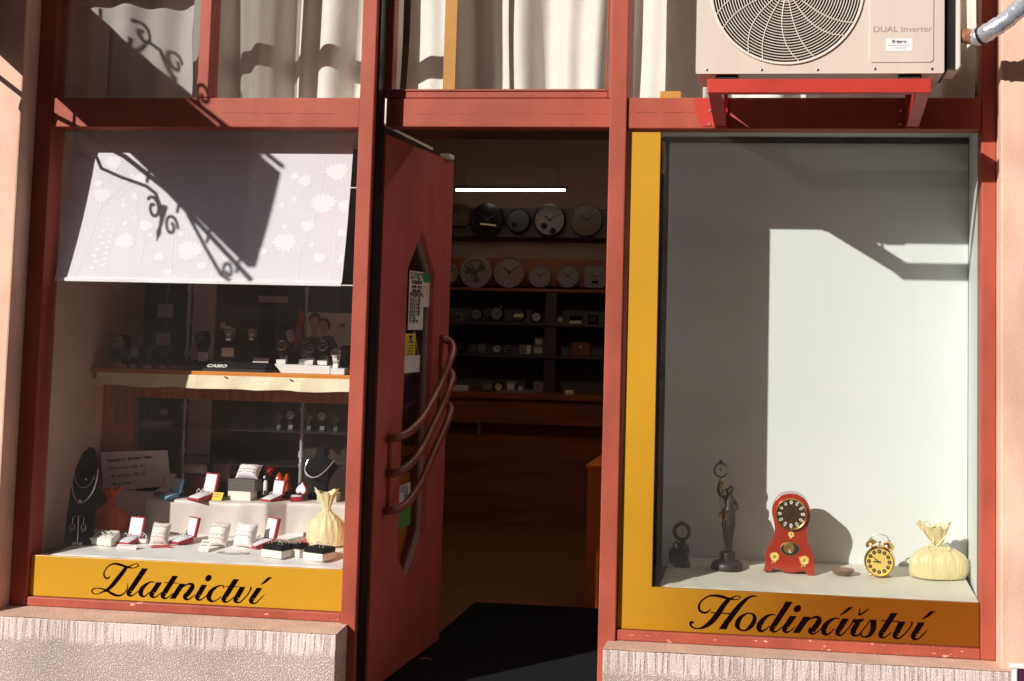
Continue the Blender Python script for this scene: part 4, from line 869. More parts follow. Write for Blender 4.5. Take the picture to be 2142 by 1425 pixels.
wall_clock(1246, 580, 23, 4.42, 'squarish pale clock with a dark date window by the door post', WGREY, WGREY, DARKTXT, G2, square=True, h=-1.1, mn=1.2, band=lambda t, r: box(-r*.3, r*.3, -.0335, -.032, -r*.58, -r*.36).build('date_window', WBLACK, t))
def alarm_clock(px, pyb, rp, z, Y, label, case, face, handm, group, bells=True, s_handle=True):
    p = at(px, pyb, Y); r = rp*mpp(p)
    t = thing('alarm_clock', label, 'alarm clock', (p.x, Y, z), 0, group)
    zc_ = r*1.18; b = MB(); b.lathe([(r*.9,-.022),(r,-.018),(r,.016),(r*.96,.024),(r*.86,.024),(r*.86,.018)], 28, (0,0,zc_), 'y'); b.build('case', case, t, smooth=True)
    b = MB(); b.disc((0,0), r*.87, -.0195, -.016, 28); ticks(b, r*.86, -.0205, m=1); b.xf(Matrix.Translation((0,0,zc_))); b.build('dial', [face, handm], t)
    add_hands(t, r*.86, -.8, 1.0, -.021, handm, c=(0,0,zc_))
    for sgn in (-1, 1):
        b = MB(); b.tube([(sgn*r*.5,0,zc_-r*.8),(sgn*r*.72,0,0.0)], r*.09, 6); b.build('foot', case, t, smooth=True)
    if bells:
        for sgn in (-1, 1):
            b = MB(); o_ = len(b.v); b.lathe([(r*.42,0),(r*.38,r*.16),(r*.2,r*.29),(0,r*.32)], 14); b.xf(Matrix.Translation((sgn*r*.55,0,zc_+r*.92)) @ Matrix.Rotation(sgn*.55,4,'Y')); b.build('bell', case, t, smooth=True)
        b = MB(); b.tube([(-r*.35,0,zc_+r*1.2),(-r*.3,0,zc_+r*1.45),(r*.3,0,zc_+r*1.45),(r*.35,0,zc_+r*1.2)], r*.05, 6); b.build('carry_handle', case, t, smooth=True)
    return t
G3 = 'alarm clocks on the shelf below the wall clocks'; G4 = 'small clocks on the third shelf'; G5 = 'things on the back counter'
YS = 4.36
alarm_clock(998, 672, 12.5, sh['B'], YS, 'small black twin bell alarm clock left of the larger one', WBLACK, WGREY, DARKTXT, G3)
alarm_clock(1040, 672, 15, sh['B'], YS, 'larger black twin bell alarm clock with shiny bells', WBLACK, WGREY, DARKTXT, G3)
alarm_clock(1123, 673, 10.5, sh['B'], YS, 'small silver rimmed twin bell alarm clock beside the shelf divider', WBLACK, WFACE, DARKTXT, G3)
t = alarm_clock(1086, 672, 13.5, sh['B'], YS, 'round black alarm clock with a bright cream band on its dial', WBLACK, DFACE, WWHITE, G3, bells=False)
r_ = 13.5*mpp(at(1086,660,YS)); box(-r_*.8, r_*.8, -.0245, -.0215, r_*.78, r_*1.28).build('cream_band', WWHITE, t, bevel=.001)
def small_box(px, pyb, w, hgt, z, label, m, group=None, Y=YS, nm='small_box', cat='box', front=None, fm=None):
    p = at(px, pyb, Y); k = mpp(p); t = thing(nm, label, cat, (p.x, Y, z+.0006), 0, group)
    box(-w*k/2, w*k/2, 0, .06, 0, hgt*k).build('body', m, t, bevel=.004)
    x0, x1, z0_, z1_ = front or (-.36, .36, .2, .8)
    box(x0*w*k, x1*w*k, -.003, -.0002, z0_*hgt*k, z1_*hgt*k).build('front_panel', fm or WGREY, t, bevel=.001)
    return t
small_box(957, 671, 20, 17, sh['B'], 'squarish silver desk clock on the upper shelf beside the open door', WGREY, G3, nm='desk_clock', cat='desk clock', fm=DFACE)
small_box(1204, 673, 26, 16, sh['B'], 'black desk clock with a cream lower panel, right of the divider', WBLACK, G3, nm='desk_clock', cat='desk clock', front=(-.5,.5,.0,.38), fm=WWHITE)
small_box(1240, 676, 20, 19, sh['B'], 'plain black box clock at the right end of the upper shelf', WBLACK, G3, nm='desk_clock', cat='desk clock', fm=DFACE)
alarm_clock(1172, 673, 6.5, sh['B'], YS, 'tiny silver alarm clock just right of the divider', WGREY, WFACE, DARKTXT, G3, bells=False)
small_box(961, 740, 25, 28, sh['C'], 'black display block with a watch by the open door', WBLACK, G4, fm=DFACE)
alarm_clock(987, 740, 8, sh['C'], YS, 'small round silver clock first beside the black display block', WGREY, DFACE, WFACE, G4, bells=False)
alarm_clock(1010, 740, 9.5, sh['C'], YS, 'oval looking silver alarm clock in the third row', STEEL, WGREY, DARKTXT, G4, bells=False)
alarm_clock(1040, 740, 8.5, sh['C'], YS, 'dull grey travel alarm clock with a steel rim', WGREY, WFACE, DARKTXT, G4, bells=False)
alarm_clock(1065, 740, 8.5, sh['C'], YS, 'steel travel alarm clock with a dark dial', STEEL, DFACE, WFACE, G4, bells=False)
small_box(1098, 740, 25, 20, sh['C'], 'grey digital clock with a cream right-hand panel', WGREY, G4, nm='desk_clock', cat='desk clock', front=(.15,.48,.05,.95), fm=WWHITE)
sb = small_box(1126, 740, 24, 18, sh['C'], 'grey square clock under another one beside the divider', WGREY, G4, nm='desk_clock', cat='desk clock', fm=WFACE)
small_box(1128, 714, 21, 17, sh['C']+.062+18*mpp(at(1126,740,YS))*0, 'grey square clock on top of another one beside the divider', WGREY, G4, nm='desk_clock', cat='desk clock', fm=WFACE).location.z = sh['C']+18*mpp(at(1126,740,YS))+.0012
small_box(1214, 742, 40, 28, sh['C'], 'brown wooden casket with a bright clasp on the right shelf', CABW, G4, nm='casket', cat='casket', front=(-.06,.06,.55,.75), fm=CHROME)
YC = 4.06
small_box(957, 822, 40, 12, ztop, 'stack of white papers on the counter beside the open door', PAPERG, G5, Y=YC, nm='paper_stack', cat='papers', front=(-.45,.45,.1,.5), fm=PAPER)
small_box(1018, 822, 25, 18, ztop, 'dark grey box under a black till on the back counter', SHELFB, G5, Y=YC+.1, fm=WGREY)
alarm_clock(1044, 822, 9, ztop, YC+.1, 'small round pale clock standing on the back counter', WBLACK, WWHITE, DARKTXT, G5, bells=False)
small_box(1068, 822, 20, 22, ztop, 'tall grey gift box on the counter', WGREY, G5, Y=YC+.1, fm=PAPERG)
small_box(1089, 822, 13, 14, ztop, 'low grey gift box on the counter', WGREY, G5, Y=YC+.1, fm=PAPERG)
small_box(1105, 822, 12, 24, ztop, 'black ring display on a grey block', WBLACK, G5, Y=YC+.1, fm=WGREY, front=(-.5,.5,0,.3))
small_box(1125, 822, 20, 22, ztop, 'grey gift box with a pinkish panel beside the divider', WGREY, G5, Y=YC+.1, front=(-.3,.2,.4,.9), fm=mat('dull_pink', (.25,.10,.10), .6))
small_box(1077, 824, 82, 5, ztop, 'flat pale paper lying on the counter edge', WTAN, G5, Y=YC-.05, nm='paper_sheet', cat='papers', front=(-.4,.4,.1,.9), fm=WTAN)
small_box(1190, 826, 18, 9, ztop, 'small cream boxed item on the counter right of the divider', WWHITE, G5, Y=YC-.03, fm=PAPERG)
# ================================================================== RIGHT WINDOW DISPLAY
rd = thing('display_case', 'empty white lined display case of the right window', 'display case', (1.5, 0.28, 0.4))
rdx = Matrix.Translation((-1.5, -0.28, -0.4))
def rp(n, b, m, **k): b.xf(rdx); return b.build(n, m, rd, **k)
RB = 0.50
xbl, xbr = at(1393, 700, RB).x, at(2025, 700, RB).x
rp('back_panel', box(xbl, xbr, RB, RB+0.012, 0.47, 2.052), PANELW, bevel=0.0015)
rp('top_rail', box(xbl-0.02, xbr-0.002, RB-0.012, RB-0.001, 2.053, 2.07), DARKBACK)
b = MB(); b.prism([(2.0765, 0.09), (2.0905, 0.09), (xbr+0.013, RB-0.002), (xbr+0.001, RB-0.002)], 0.47, 2.072, 'xy'); rp('side_panel', b, PANELW)
rp('side_panel', box(0.905, 0.915, 0.16, RB+0.03, 0.30, 2.072), PANELW)
rp('backing', box(0.905, 2.2, RB+0.04, RB+0.06, 0.05, 2.30), DARKBACK)
rp('ceiling_panel', box(0.896, 2.115, 0.087, RB+0.03, 2.0735, 2.083), PANELW)
rp('base', box(0.905, 2.115, 0.09, RB+0.03, 0.10, 0.47), DARKBACK)
b = MB()
for px, py, r_ in ((1500, 283, .011), (1714, 284, .014)):
    q = at(px, py, 0.3); b.prism([(q.x-.06, 0.30), (q.x+.06, 0.295), (q.x+.05, 0.33), (q.x-.05, 0.335)], 2.066, 2.0732, 'xy')
rp('ceiling_plate', b, STEEL)
# strip of cloth hooked in the top left corner
b = MB(); pp = [(1384,292),(1391,297),(1393,340),(1390,366),(1384,362),(1386,330)]; b.prism([(at(x,y,.2).x, at(x,y,.2).z) for x,y in pp], .197, .2); rp('loose_strap', b, SHELFCL)
# cloth
def rz_(y): return 0.485 + 0.05*y
b = MB()
def rc(u, v):
    x = 1.030 + (2.0745-1.030)*u
    if v < 0.22:
        a = (1 - v/0.22)*PI/2; y = 0.048 - 0.02*math.sin(a); z = rz_(y) - 0.022*(1-math.cos(a)) + 0.001*math.sin(x*40)
    else:
        y = 0.048 + (v-0.22)/0.78*(RB-0.052); z = rz_(y)
    z += 0.0022*math.sin(x*23+y*31) * math.sin(x*7+1.3) + 0.0016*math.sin(x*61+y*12)*(v < .5)
    if u < 0.03: z -= (0.03-u)*0.25
    return (x, y, z)
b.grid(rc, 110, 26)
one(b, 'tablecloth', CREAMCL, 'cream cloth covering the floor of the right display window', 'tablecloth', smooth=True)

# ---- seated bronze figure with a small clock
p0 = gr(1422, 1185); k = mpp(p0)/5.278
def zz(cx, cy): return lambda x, y: ((x-cx)*k, (cy-y)*k)
f = zz(228, 1248)
t = thing('figurine_clock', 'small dark bronze seated figure carrying a round clock, far left in the right window', 'figurine clock', p0)
b = MB(); b.prism([f(*q) for q in [(105,1068),(150,1045),(205,1058),(225,1100),(300,1090),(318,1140),(322,1185),(352,1250),(190,1246),(108,1204)]], -0.022, 0.03); b.build('base', BRONZE, t, bevel=0.008, seg=3)
b = MB(); x, z = f(262, 1050); b.ball((x, 0, z), (55*k, 0.024, 90*k), 18, 12); x, z = f(290, 1130); b.ball((x, -0.012, z), (34*k, 0.02, 70*k), 14, 10); x, z = f(240, 1140); b.ball((x, -0.014, z), (36*k, 0.02, 70*k), 14, 10)
b.tube([(f(285,1010)[0],0,f(285,1010)[1]), (f(318,1070)[0],-.01,f(318,1070)[1]), (f(300,1120)[0],-.02,f(300,1120)[1])], [.009,.007,.006], 8)
b.build('figure', BRONZE, t, smooth=True)
b = MB(); b.tube([(f(*q)[0], 0, f(*q)[1]) for q in catmull([(160,1060),(155,1015),(180,985),(205,995),(210,1040)], 4)], 0.0035, 8); b.build('loop_handle', BRONZE, t, smooth=True)
x, z = f(243, 865); b = MB(); b.lathe([(95*k,-.014),(103*k,-.008),(103*k,.010),(92*k,.016),(70*k,.016),(68*k,.010)], 30, (x,0,z), 'y'); b.lathe([(14*k,0),(20*k,8*k),(6*k,22*k)], 8, (x,0,z+98*k)); b.build('clock_case', BRONZE, t, smooth=True)
x2, z2 = f(252, 862); b = MB(); b.disc((x2, z2), 66*k, -.0125, -.010, 28); b.build('dial', WFACE, t)
add_hands(t, 60*k, -.35, 3.3, -.0132, GOLD, .08, (x2,0,z2))

# ---- bronze lady holding up a mystery clock
p0 = gr(1521, 1190); k = mpp(p0)/5.278; f = zz(742, 1280)
t = thing('statue_clock', 'tall dark bronze lady statue holding up a pendulum clock', 'statue clock', p0)
b = MB(); b.lathe([(0,0),(176*k,0),(180*k,14*k),(176*k,50*k),(168*k,70*k),(150*k,84*k),(96*k,98*k)], 36, (0,0,0)); b.build('base', BRONZE, t, smooth=True)
b = MB(); b.lathe([(92*k,96*k),(84*k,104*k),(82*k,160*k),(90*k,168*k),(88*k,180*k),(60*k,190*k),(0,194*k)], 32, (0,0,0)); b.build('pedestal', BRONZE, t, smooth=True)
def skin(name, nodes, edges, m, parent, root=0, sub=2):
    me = bpy.data.meshes.new(name); me.from_pydata([n[:3] for n in nodes], edges, []); me.materials.append(m)
    o = bpy.data.objects.new(name, me); C.objects.link(o); o.parent = parent
    md = o.modifiers.new('skin', 'SKIN'); md.use_smooth_shade = True
    for i, n in enumerate(nodes):
        sv = me.skin_vertices[0].data[i]; sv.radius = (n[3], n[4] if len(n) > 4 else n[3]); sv.use_root = (i == root)
    s = o.modifiers.new('smooth', 'SUBSURF'); s.levels = sub; s.render_levels = sub
    return o
def n_(x, y, r, d=0, ry=None): q = f(x, y); return (q[0], d, q[1], r*k, (ry or r*.85)*k)
nodes = [n_(755,715,92,0), n_(752,640,72), n_(758,560,74,0,56), n_(752,505,44), n_(752,478,26), n_(756,436,46,-.002,46), n_(757,400,38),      # pelvis .. head
         n_(752,800,92), n_(748,900,78), n_(752,1000,58), n_(752,1075,50), n_(752,1092,56),                                                     # draped legs
         n_(706,508,32), n_(660,480,28,-.006), n_(630,430,24,-.010), n_(640,350,20,-.010), n_(655,318,18,-.008),                                # raised arm
         n_(798,520,32), n_(828,565,26,.004), n_(850,610,23,.002), n_(822,622,20,-.010), n_(796,628,18,-.014)]                                   # arm on the hip
edges = [(0,1),(1,2),(2,3),(3,4),(4,5),(5,6),(0,7),(7,8),(8,9),(9,10),(10,11),(3,12),(12,13),(13,14),(14,15),(15,16),(3,17),(17,18),(18,19),(19,20),(20,21)]
skin('figure', nodes, edges, BRONZE, t)
b = MB(); x, z = f(725, 425); b.ball((x,-.003,z), (20*k,22*k,26*k), 12, 8); x, z = f(772, 410); b.ball((x,.004,z), (34*k,40*k,36*k), 14, 10); b.build('hair', BRONZE, t, smooth=True)
for sx_, sw in ((-46,8),(-18,7),(14,7),(40,8)):
    b = MB(); b.tube([(sx_*k+f(752,0)[0], -.052*.9+.012*abs(sx_)/46, f(0,720)[1]), (sx_*.8*k+f(750,0)[0], -.043+.010*abs(sx_)/46, f(0,900)[1]), (sx_*.5*k+f(752,0)[0], -.026, f(0,1070)[1])], sw*k, 6); b.build('drapery_fold', BRONZE, t, smooth=True)
x, z = f(660, 200); b = MB(); yc = -.012
b.lathe([(66*k,-.010),(82*k,-.006),(84*k,.008),(74*k,.013),(68*k,.009)], 32, (x,yc,z), 'y'); b.lathe([(30*k,0),(26*k,12*k),(10*k,16*k),(16*k,28*k),(14*k,34*k)], 12, (x-4*k,yc,z+76*k)); b.build('clock_case', BRONZE, t, smooth=True)
b = MB(); b.disc((0, 0), 66*k, yc-.0095, yc-.007, 30); ticks(b, 62*k, yc-.010, w=.03, m=1); b.xf(Matrix.Translation((x+1*k,0,z))); b.build('dial', [ENAMEL, DARKTXT], t)
add_hands(t, 58*k, -.8, .2, yc-.0104, DARKTXT, .07, (x+1*k,0,z))
b = MB(); pts = [(662,285),(655,330),(672,360),(655,400),(680,430),(676,480)]
b.tube([(f(*q)[0], yc, f(*q)[1]) for q in pts], 9*k, 8)
for q, r_ in (((650,320),20),((680,340),18),((656,398),17),((688,420),16),((680,455),20)): b.ball((f(*q)[0], yc-.003, f(*q)[1]), (r_*k,r_*k*.6,r_*k), 10, 8)
b.build('clock_stem', BRASS, t, smooth=True)
b = MB(); b.tube([(f(672,480)[0],yc-.004,f(672,480)[1]), (f(654,520)[0],yc-.004,f(654,520)[1]), (f(656,590)[0],yc-.004,f(656,590)[1])], 6*k, 6); b.tube([(f(688,490)[0],yc-.004,f(688,490)[1]), (f(690,560)[0],yc-.004,f(690,560)[1]), (f(674,600)[0],yc-.004,f(674,600)[1]), (f(672,660)[0],yc-.004,f(672,660)[1])], 5*k, 6); b.build('pendulum_rod', BRASS, t, smooth=True)
b = MB(); x, z = f(668, 685); b.ball((x, yc-.004, z), 32*k, 18, 12); b.build('pendulum_bob', COPPER, t, smooth=True)

# ---- red mantel clock
p0 = gr(1650, 1196); k = mpp(p0)/6.785; f = zz(490, 1262)
t = thing('mantel_clock', 'red lacquered waisted mantel clock with painted flowers and a gilt dial', 'mantel clock', p0)
out = catmull([(510,146),(430,158),(350,190),(285,260),(248,340),(245,430),(262,500),(280,580),(288,660),(272,760),(235,840),(190,920),(160,1010),(158,1120),(150,1200),(130,1240)], 3) + [(250,1242),(262,1215),(300,1192)] + catmull([(340,1200),(420,1232),(490,1244),(560,1240),(640,1222)], 3) + [(700,1216),(735,1240),(765,1286),(852,1286)] + catmull([(846,1200),(846,1110),(826,1000),(790,910),(752,830),(735,740),(733,650),(752,570),(782,470),(780,380),(745,280),(690,205),(600,155)], 3)
b = MB(); b.prism([f(*q) for q in out], -0.045, 0.040); b.build('case', CLOCKRED, t, bevel=0.003, seg=2)
cx, cz = f(512, 425); R_ = 228*k
b = MB(); b.lathe([(R_,.0455),(R_,.054),(R_*.96,.060),(R_*.90,.058),(R_*.885,.050)], 44, (cx,0,cz), 'y'); b.build('bezel', GOLD, t, smooth=True)
b = MB(); b.disc((cx,cz), R_*.90, -.0485, -.0452, 44); b.build('dial', mat('brown_gilt_dial', (.20,.11,.04), .4, .4), t)
b = MB(); b.disc((cx,cz), R_*.56, -.0498, -.0486, 36); b.build('dial_centre', BRASS, t)
b = MB(); b2 = MB()
for i in range(12):
    a = 2*PI*i/12; dx, dz = math.sin(a), math.cos(a); c_ = (cx+dx*R_*.72, cz+dz*R_*.72)
    b.prism([(c_[0]+dx*R_*.135*math.cos(s_)+dz*R_*.088*math.sin(s_), c_[1]+dz*R_*.135*math.cos(s_)-dx*R_*.088*math.sin(s_)) for s_ in [2*PI*j/14 for j in range(14)]], -.0502, -.0487)
    for o_ in ((-.035, .035) if i % 3 else (0,)):
        e = (c_[0]+dz*R_*o_, c_[1]-dx*R_*o_); b2.flat([(e[0]+dx*R_*.07+dz*.0012, e[1]+dz*R_*.07-dx*.0012), (e[0]-dx*R_*.07+dz*.0012, e[1]-dz*R_*.07-dx*.0012), (e[0]-dx*R_*.07-dz*.0012, e[1]-dz*R_*.07+dx*.0012), (e[0]+dx*R_*.07-dz*.0012, e[1]+dz*R_*.07+dx*.0012)], -.0506)
dm = MB(); dm.add(b.v, b.f, 0); dm.add(b2.v, b2.f, 1); dm.build('hour_ring', [ENAMEL, DARKTXT], t)
add_hands(t, R_*.75, 1.95, .55, -.0515, BLACK, .05, (cx,0,cz))
x, z = f(503, 915); b = MB(); b.prism([(x+138*k*math.cos(s_), z+98*k*math.sin(s_)) for s_ in [2*PI*j/36 for j in range(36)]], -.0475, -.044); b.build('pendulum_frame', BRASS, t, bevel=.0008)
b = MB(); b.prism([(x+126*k*math.cos(s_), z+88*k*math.sin(s_)) for s_ in [2*PI*j/36 for j in range(36)]], -.0482, -.0476); b.build('pendulum_window', BLACK, t)
x, z = f(488, 900); b = MB(); b.lathe([(76*k,.0484),(66*k,.0505),(40*k,.0498),(0,.0496)], 26, (x,0,z), 'y'); b.build('pendulum_disc', BRASS, t, smooth=True)
b = MB(); x, z = f(500, 945); b.prism([(x-16*k,z+22*k),(x-4*k,z+24*k),(x+20*k,z-20*k),(x+8*k,z-24*k)], -.0525, -.051); b.build('pendulum_glint', ENAMEL, t)
def rosette(px, py, s_):
    x, z = f(px, py); o = None
    b = MB()
    for j in range(7):
        a = 2*PI*j/7+.4; b.prism([(x+s_*k*(.62*math.cos(a)+.42*math.cos(q)), z+s_*k*(.62*math.sin(a)+.42*math.sin(q))) for q in [2*PI*w/10 for w in range(10)]], -.0462-.00012*j, -.0452)
    o = b.build('flower', CREAMFL, t)
    b = MB(); b.prism([(x+s_*k*.36*math.cos(q), z+s_*k*.36*math.sin(q)) for q in [2*PI*w/12 for w in range(12)]], -.0478, -.0472); b.build('flower_heart', GREENP, o)
    b = MB(); b.prism([(x-s_*k*.2,z-s_*k*.7),(x-s_*k*.75,z-s_*k*1.6),(x-s_*k*.3,z-s_*k*1.35)], -.0461, -.0452); b.prism([(x+s_*k*.1,z-s_*k*.8),(x+s_*k*.25,z-s_*k*1.5),(x-s_*k*.1,z-s_*k*1.2)], -.0463, -.0453); b.prism([(x-s_*k*.8,z+s_*k*.5),(x-s_*k*1.3,z+s_*k*.65),(x-s_*k*.9,z+s_*k*.2)], -.0461, -.0452); b.build('leaf', CREAMFL, o)
rosette(290, 1030, 62); rosette(703, 1062, 64); rosette(518, 712, 40)

# ---- dish
p0 = gr(1762, 1203); k = mpp(p0)
t = thing('dish', 'small shallow brown dish between the red clock and the gold alarm clock', 'dish', p0)
b = MB(); b.lathe([(0,0.001),(13*k,0),(19*k,3.5*k),(24.5*k,11*k),(25.2*k,12*k),(24*k,12*k),(18*k,5.5*k),(10*k,3*k),(0,2.6*k)], 32); b.build('bowl', mat('brown_horn', (.22,.13,.085), .3, var=.25, vscale=40), t, smooth=True)

# ---- gold alarm clock
p0 = gr(1840, 1207); k = mpp(p0)/7.125; f = zz(428, 985)
t = thing('gold_alarm_clock', 'gold twin bell alarm clock with black dot numerals', 'alarm clock', p0, R(-8))
cx, cz = f(428, 745); R_ = 224*k
b = MB(); b.lathe([(R_*.80,-.040),(R_*.97,-.034),(R_,-.010),(R_,.022),(R_*.955,.030),(R_*.90,.030),(R_*.88,.024)], 44, (cx,0,cz), 'y'); b.build('case', GOLD, t, smooth=True)
b = MB(); b.disc((cx,cz), R_*.89, -.0255, -.022, 44); b.build('dial', GOLDFACE, t)
b = MB(); b2 = MB()
for i in range(12):
    a = 2*PI*i/12; c_ = (cx+math.sin(a)*R_*.67, cz+math.cos(a)*R_*.67); b.prism([(c_[0]+R_*.125*math.cos(q), c_[1]+R_*.125*math.sin(q)) for q in [2*PI*w/18 for w in range(18)]], -.0268, -.0256)
    b2.prism([(c_[0]+R_*.022*math.cos(q), c_[1]+R_*.055*math.sin(q)) for q in [2*PI*w/10 for w in range(10)]], -.0275, -.0269)
dm = MB(); dm.add(b.v, b.f, 0); dm.add(b2.v, b2.f, 1); dm.build('hour_ring', [BLACK, GOLDFACE], t)
add_hands(t, R_*.8, -1.57, -.96, -.0285, BLACK, .045, (cx,0,cz))
for sgn, (bx_, by_) in ((-1, (292, 492)), (1, (566, 505))):
    x, z = f(bx_, by_); b = MB(); b.lathe([(92*k,-34*k),(90*k,-18*k),(74*k,16*k),(40*k,40*k),(0,48*k)], 22); b.xf(Matrix.Translation((x,0,z)) @ Matrix.Rotation(sgn*.52,4,'Y')); b.build('bell', BRASS if sgn < 0 else GOLD, t, smooth=True)
    b = MB(); b.tube([(cx+sgn*R_*.5,0,cz+R_*.84), (x,0,z)], 9*k, 8); b.tube([(x,0,z+40*k),(x+sgn*14*k,0,z+72*k)], 9*k, 8); b.build('bell_post', GOLD, t, smooth=True)
    x2, z2 = f(428+sgn*152, 985); b = MB(); b.tube([(cx+sgn*R_*.5,.0,cz-R_*.84),(x2,.0,z2+10*k),(x2+sgn*6*k,-.004,z2+5*k)], 10*k, 8); b.build('foot', GOLD, t, smooth=True)
b = MB(); b.tube([(f(*q)[0],0,f(*q)[1]) for q in catmull([(305,450),(312,400),(345,368),(425,358),(505,372),(545,405),(556,470)], 4)], 8*k, 8); b.build('carry_handle', STEEL, t, smooth=True)
b = MB(); b.tube([(cx,0,cz+R_*.95),(cx,0,cz+R_*1.2)], 8*k, 6); b.box(cx-18*k, cx+18*k, -.004, .004, cz+R_*1.15, cz+R_*1.28); b.build('hammer', STEEL, t)

# ---- fabric gift bags
def bag(name, label, p0, W, H, m, rib, neck=0.62, rz=0.0, lean=0.0, frill=1.0, flat=.75, bow=True):
    t = thing(name, label, 'gift bag', p0, rz); k = W/2; h = H
    prof = [(0,.0),(.80,0),(.93,.02),(.985,.07),(1.0,.14),(1.0,.24),(.95,.34),(.82,.43),(.58,.51),(.36,.56),(.21,neck-.012),(.175,neck)]
    def pl(a, v): return 1 + (.004+.11*max(0,v-.40))*math.sin(9*a+1.1*math.sin(2*a)+v*1.5) + (.003+.08*max(0,v-.42))*math.sin(16*a+1+2*math.sin(a)) + .035*math.sin(3*a+.5+v*2) + .012*math.sin(5*a-v*9)
    b = MB(); b.lathe([(r_*k, z*h) for r_, z in prof], 96, (0,0,0), 'z', 0, pl, 1, flat); o = b.build('pouch', m, t, smooth=True)
    b = MB()
    def fr_fn(u, v):
        a = 2*PI*u; r_ = (.17 + frill*(.44*v**1.2 + .07*v*math.sin(9*a) + .04*v*math.sin(4*a+1)))*k; z = (neck + (1-neck)*(v*(.86+.09*math.sin(2*a+.9)+.07*math.sin(5*a+2)+.04*math.sin(9*a))))*h
        return (r_*math.cos(a)+lean*v*k*.4, r_*math.sin(a)*.6, z)
    b.grid(fr_fn, 90, 10); b.build('frill', m, t, smooth=True)
    b = MB(); b.tube([(.19*k*math.cos(2*PI*i/24), .19*k*flat*1.05*math.sin(2*PI*i/24), neck*h+.002*math.sin(i)) for i in range(24)], .045*k, 8, closed=True)
    if bow:
        for sgn in (-1, 1):
            b.tube(catmull([(0,-.19*k*flat,neck*h),(sgn*.16*k,-.25*k,neck*h+.07*h),(sgn*.36*k,-.26*k,neck*h+.02*h),(sgn*.30*k,-.30*k,neck*h-.05*h),(0,-.20*k,neck*h)], 5), .03*k, 6, flat=.5)
            b.tube(catmull([(0,-.20*k,neck*h),(sgn*.18*k,-.55*k*flat,neck*h-.10*h),(sgn*.34*k,-.92*k*flat,neck*h-.24*h)], 5), .028*k, 6, flat=.5)
    b.build('ribbon', rib, t, smooth=True)
    return t
p0 = gr(1961, 1209); k = mpp(p0)
cb = bag('gift_bag', 'cream satin bag tied with a ribbon bow at the right end of the right window', p0, 121*k, 117*k, CREAMSAT, RIBBON, neck=.56, lean=-.35, frill=.85, flat=.55)
b = MB(); kk = k
b.tube(catmull([(-6*kk,-.02,66*kk),(-28*kk,-.016,92*kk),(-30*kk,-.012,112*kk),(-22*kk,-.012,117*kk),(-14*kk,-.014,104*kk),(-9*kk,-.018,72*kk)], 5), .0042, 8, flat=.6)
b.tube(catmull([(-4*kk,-.02,66*kk),(12*kk,-.014,84*kk),(20*kk,-.012,92*kk)], 5), .0038, 8, flat=.6); b.build('ribbon_loop', RIBBON, cb, smooth=True)

# white framed item at the lower right corner, standing on the plinth's end
p = at(2122, 1396, -0.17)
wb = thing('white_box_frame', 'corner of a white framed box at the lower right edge of the picture', 'box', (p.x, p.y, p.z-0.11))
box(-0.008, 0.008, -0.008, 0.008, -0.25, 0.107).build('frame_post', WHITEP, wb, bevel=0.004)
box(-0.016, 0.4, -0.012, 0.010, 0.108, 0.122).build('frame_rail', WHITEP, wb, bevel=0.004)
box(0.009, 0.39, -0.002, 0.004, -0.25, 0.107).build('panel', mat('purple_panel', (.06,.01,.035), .5), wb)
# ================================================================== LEFT WINDOW DISPLAY
LD = 0.57; LB = 0.88; XW = -1.27
ld = thing('display_cabinet', 'dark backed display cabinet of the left window with glass shelves', 'display cabinet', (-0.66, 0.3, 0.4))
ldx = Matrix.Translation((0.66, -0.3, -0.4))
def lp(n, b, m, **k): b.xf(ldx); return b.build(n, m, ld, **k)
lp('side_panel', box(XW-0.012, XW, 0.087, LB, 0.45, 2.069), WALLBROWN)
lp('side_panel', box(-0.046, -0.034, 0.091, LB, 0.76, 2.069), DARKBACK)
lp('side_panel', box(-0.046, -0.034, 0.091, LB, 0.10, 0.758), WOODO)  # orange only here, standing in for the sunlit lower part of the panel
lp('back', box(XW, -0.047, LB+.001, LB+.02, 0.45, 2.069), DARKBACK)
lp('ceiling_panel', box(XW-0.012, -0.034, 0.087, LB+.02, 2.07, 2.08), PALESTRIP)
lp('base', box(XW-0.012, -0.047, 0.087, LB, 0.10, 0.478), DARKBACK)
zs = at(430, 777, 0.46).z
x0, x1 = at(205, 900, LD).x, at(277, 900, LD).x
lp('stile', box(XW+.001, x1, LD, LD+.02, 0.479, zs-.041), WOOD, bevel=.002)
zr0, zr1 = at(500, 838, LD).z, at(500, 806, LD).z
lp('rail', box(x1+.001, -0.048, LD+.001, LD+.021, zr0, zs-.041), WOOD, bevel=.002)
a, c = at(390, 950, LB-.01), at(453, 600, LB-.01)
lp('pale_strip', box(a.x, c.x, LB-.012, LB-.002, a.z, 2.05), PALESTRIP)
for px in (1,):
    for py in (640, 700): pass
    for z_ in (at(500, 895, .75).z, at(500, 965, .75).z): lp('glass_shelf', box(x1+.003, -0.05, LD+.03, LB-.02, z_, z_+.006), GLASSD)
for px, y0_, y1_ in ((382, 600, 950), (628, 600, 1000)):
    b = MB(); q0, q1 = at(px, y1_, .80), at(px, y0_, .80); b.tube([(q0.x,.80,.479),(q0.x,.80,2.06)], .0075, 10)
    for z_ in (.62, .8, .98, 1.2, 1.33, 1.47): b.lathe([(.012,-.012),(.012,.012)], 12, (q0.x,.80,z_))
    lp('chrome_upright', b, CHROME, smooth=True)
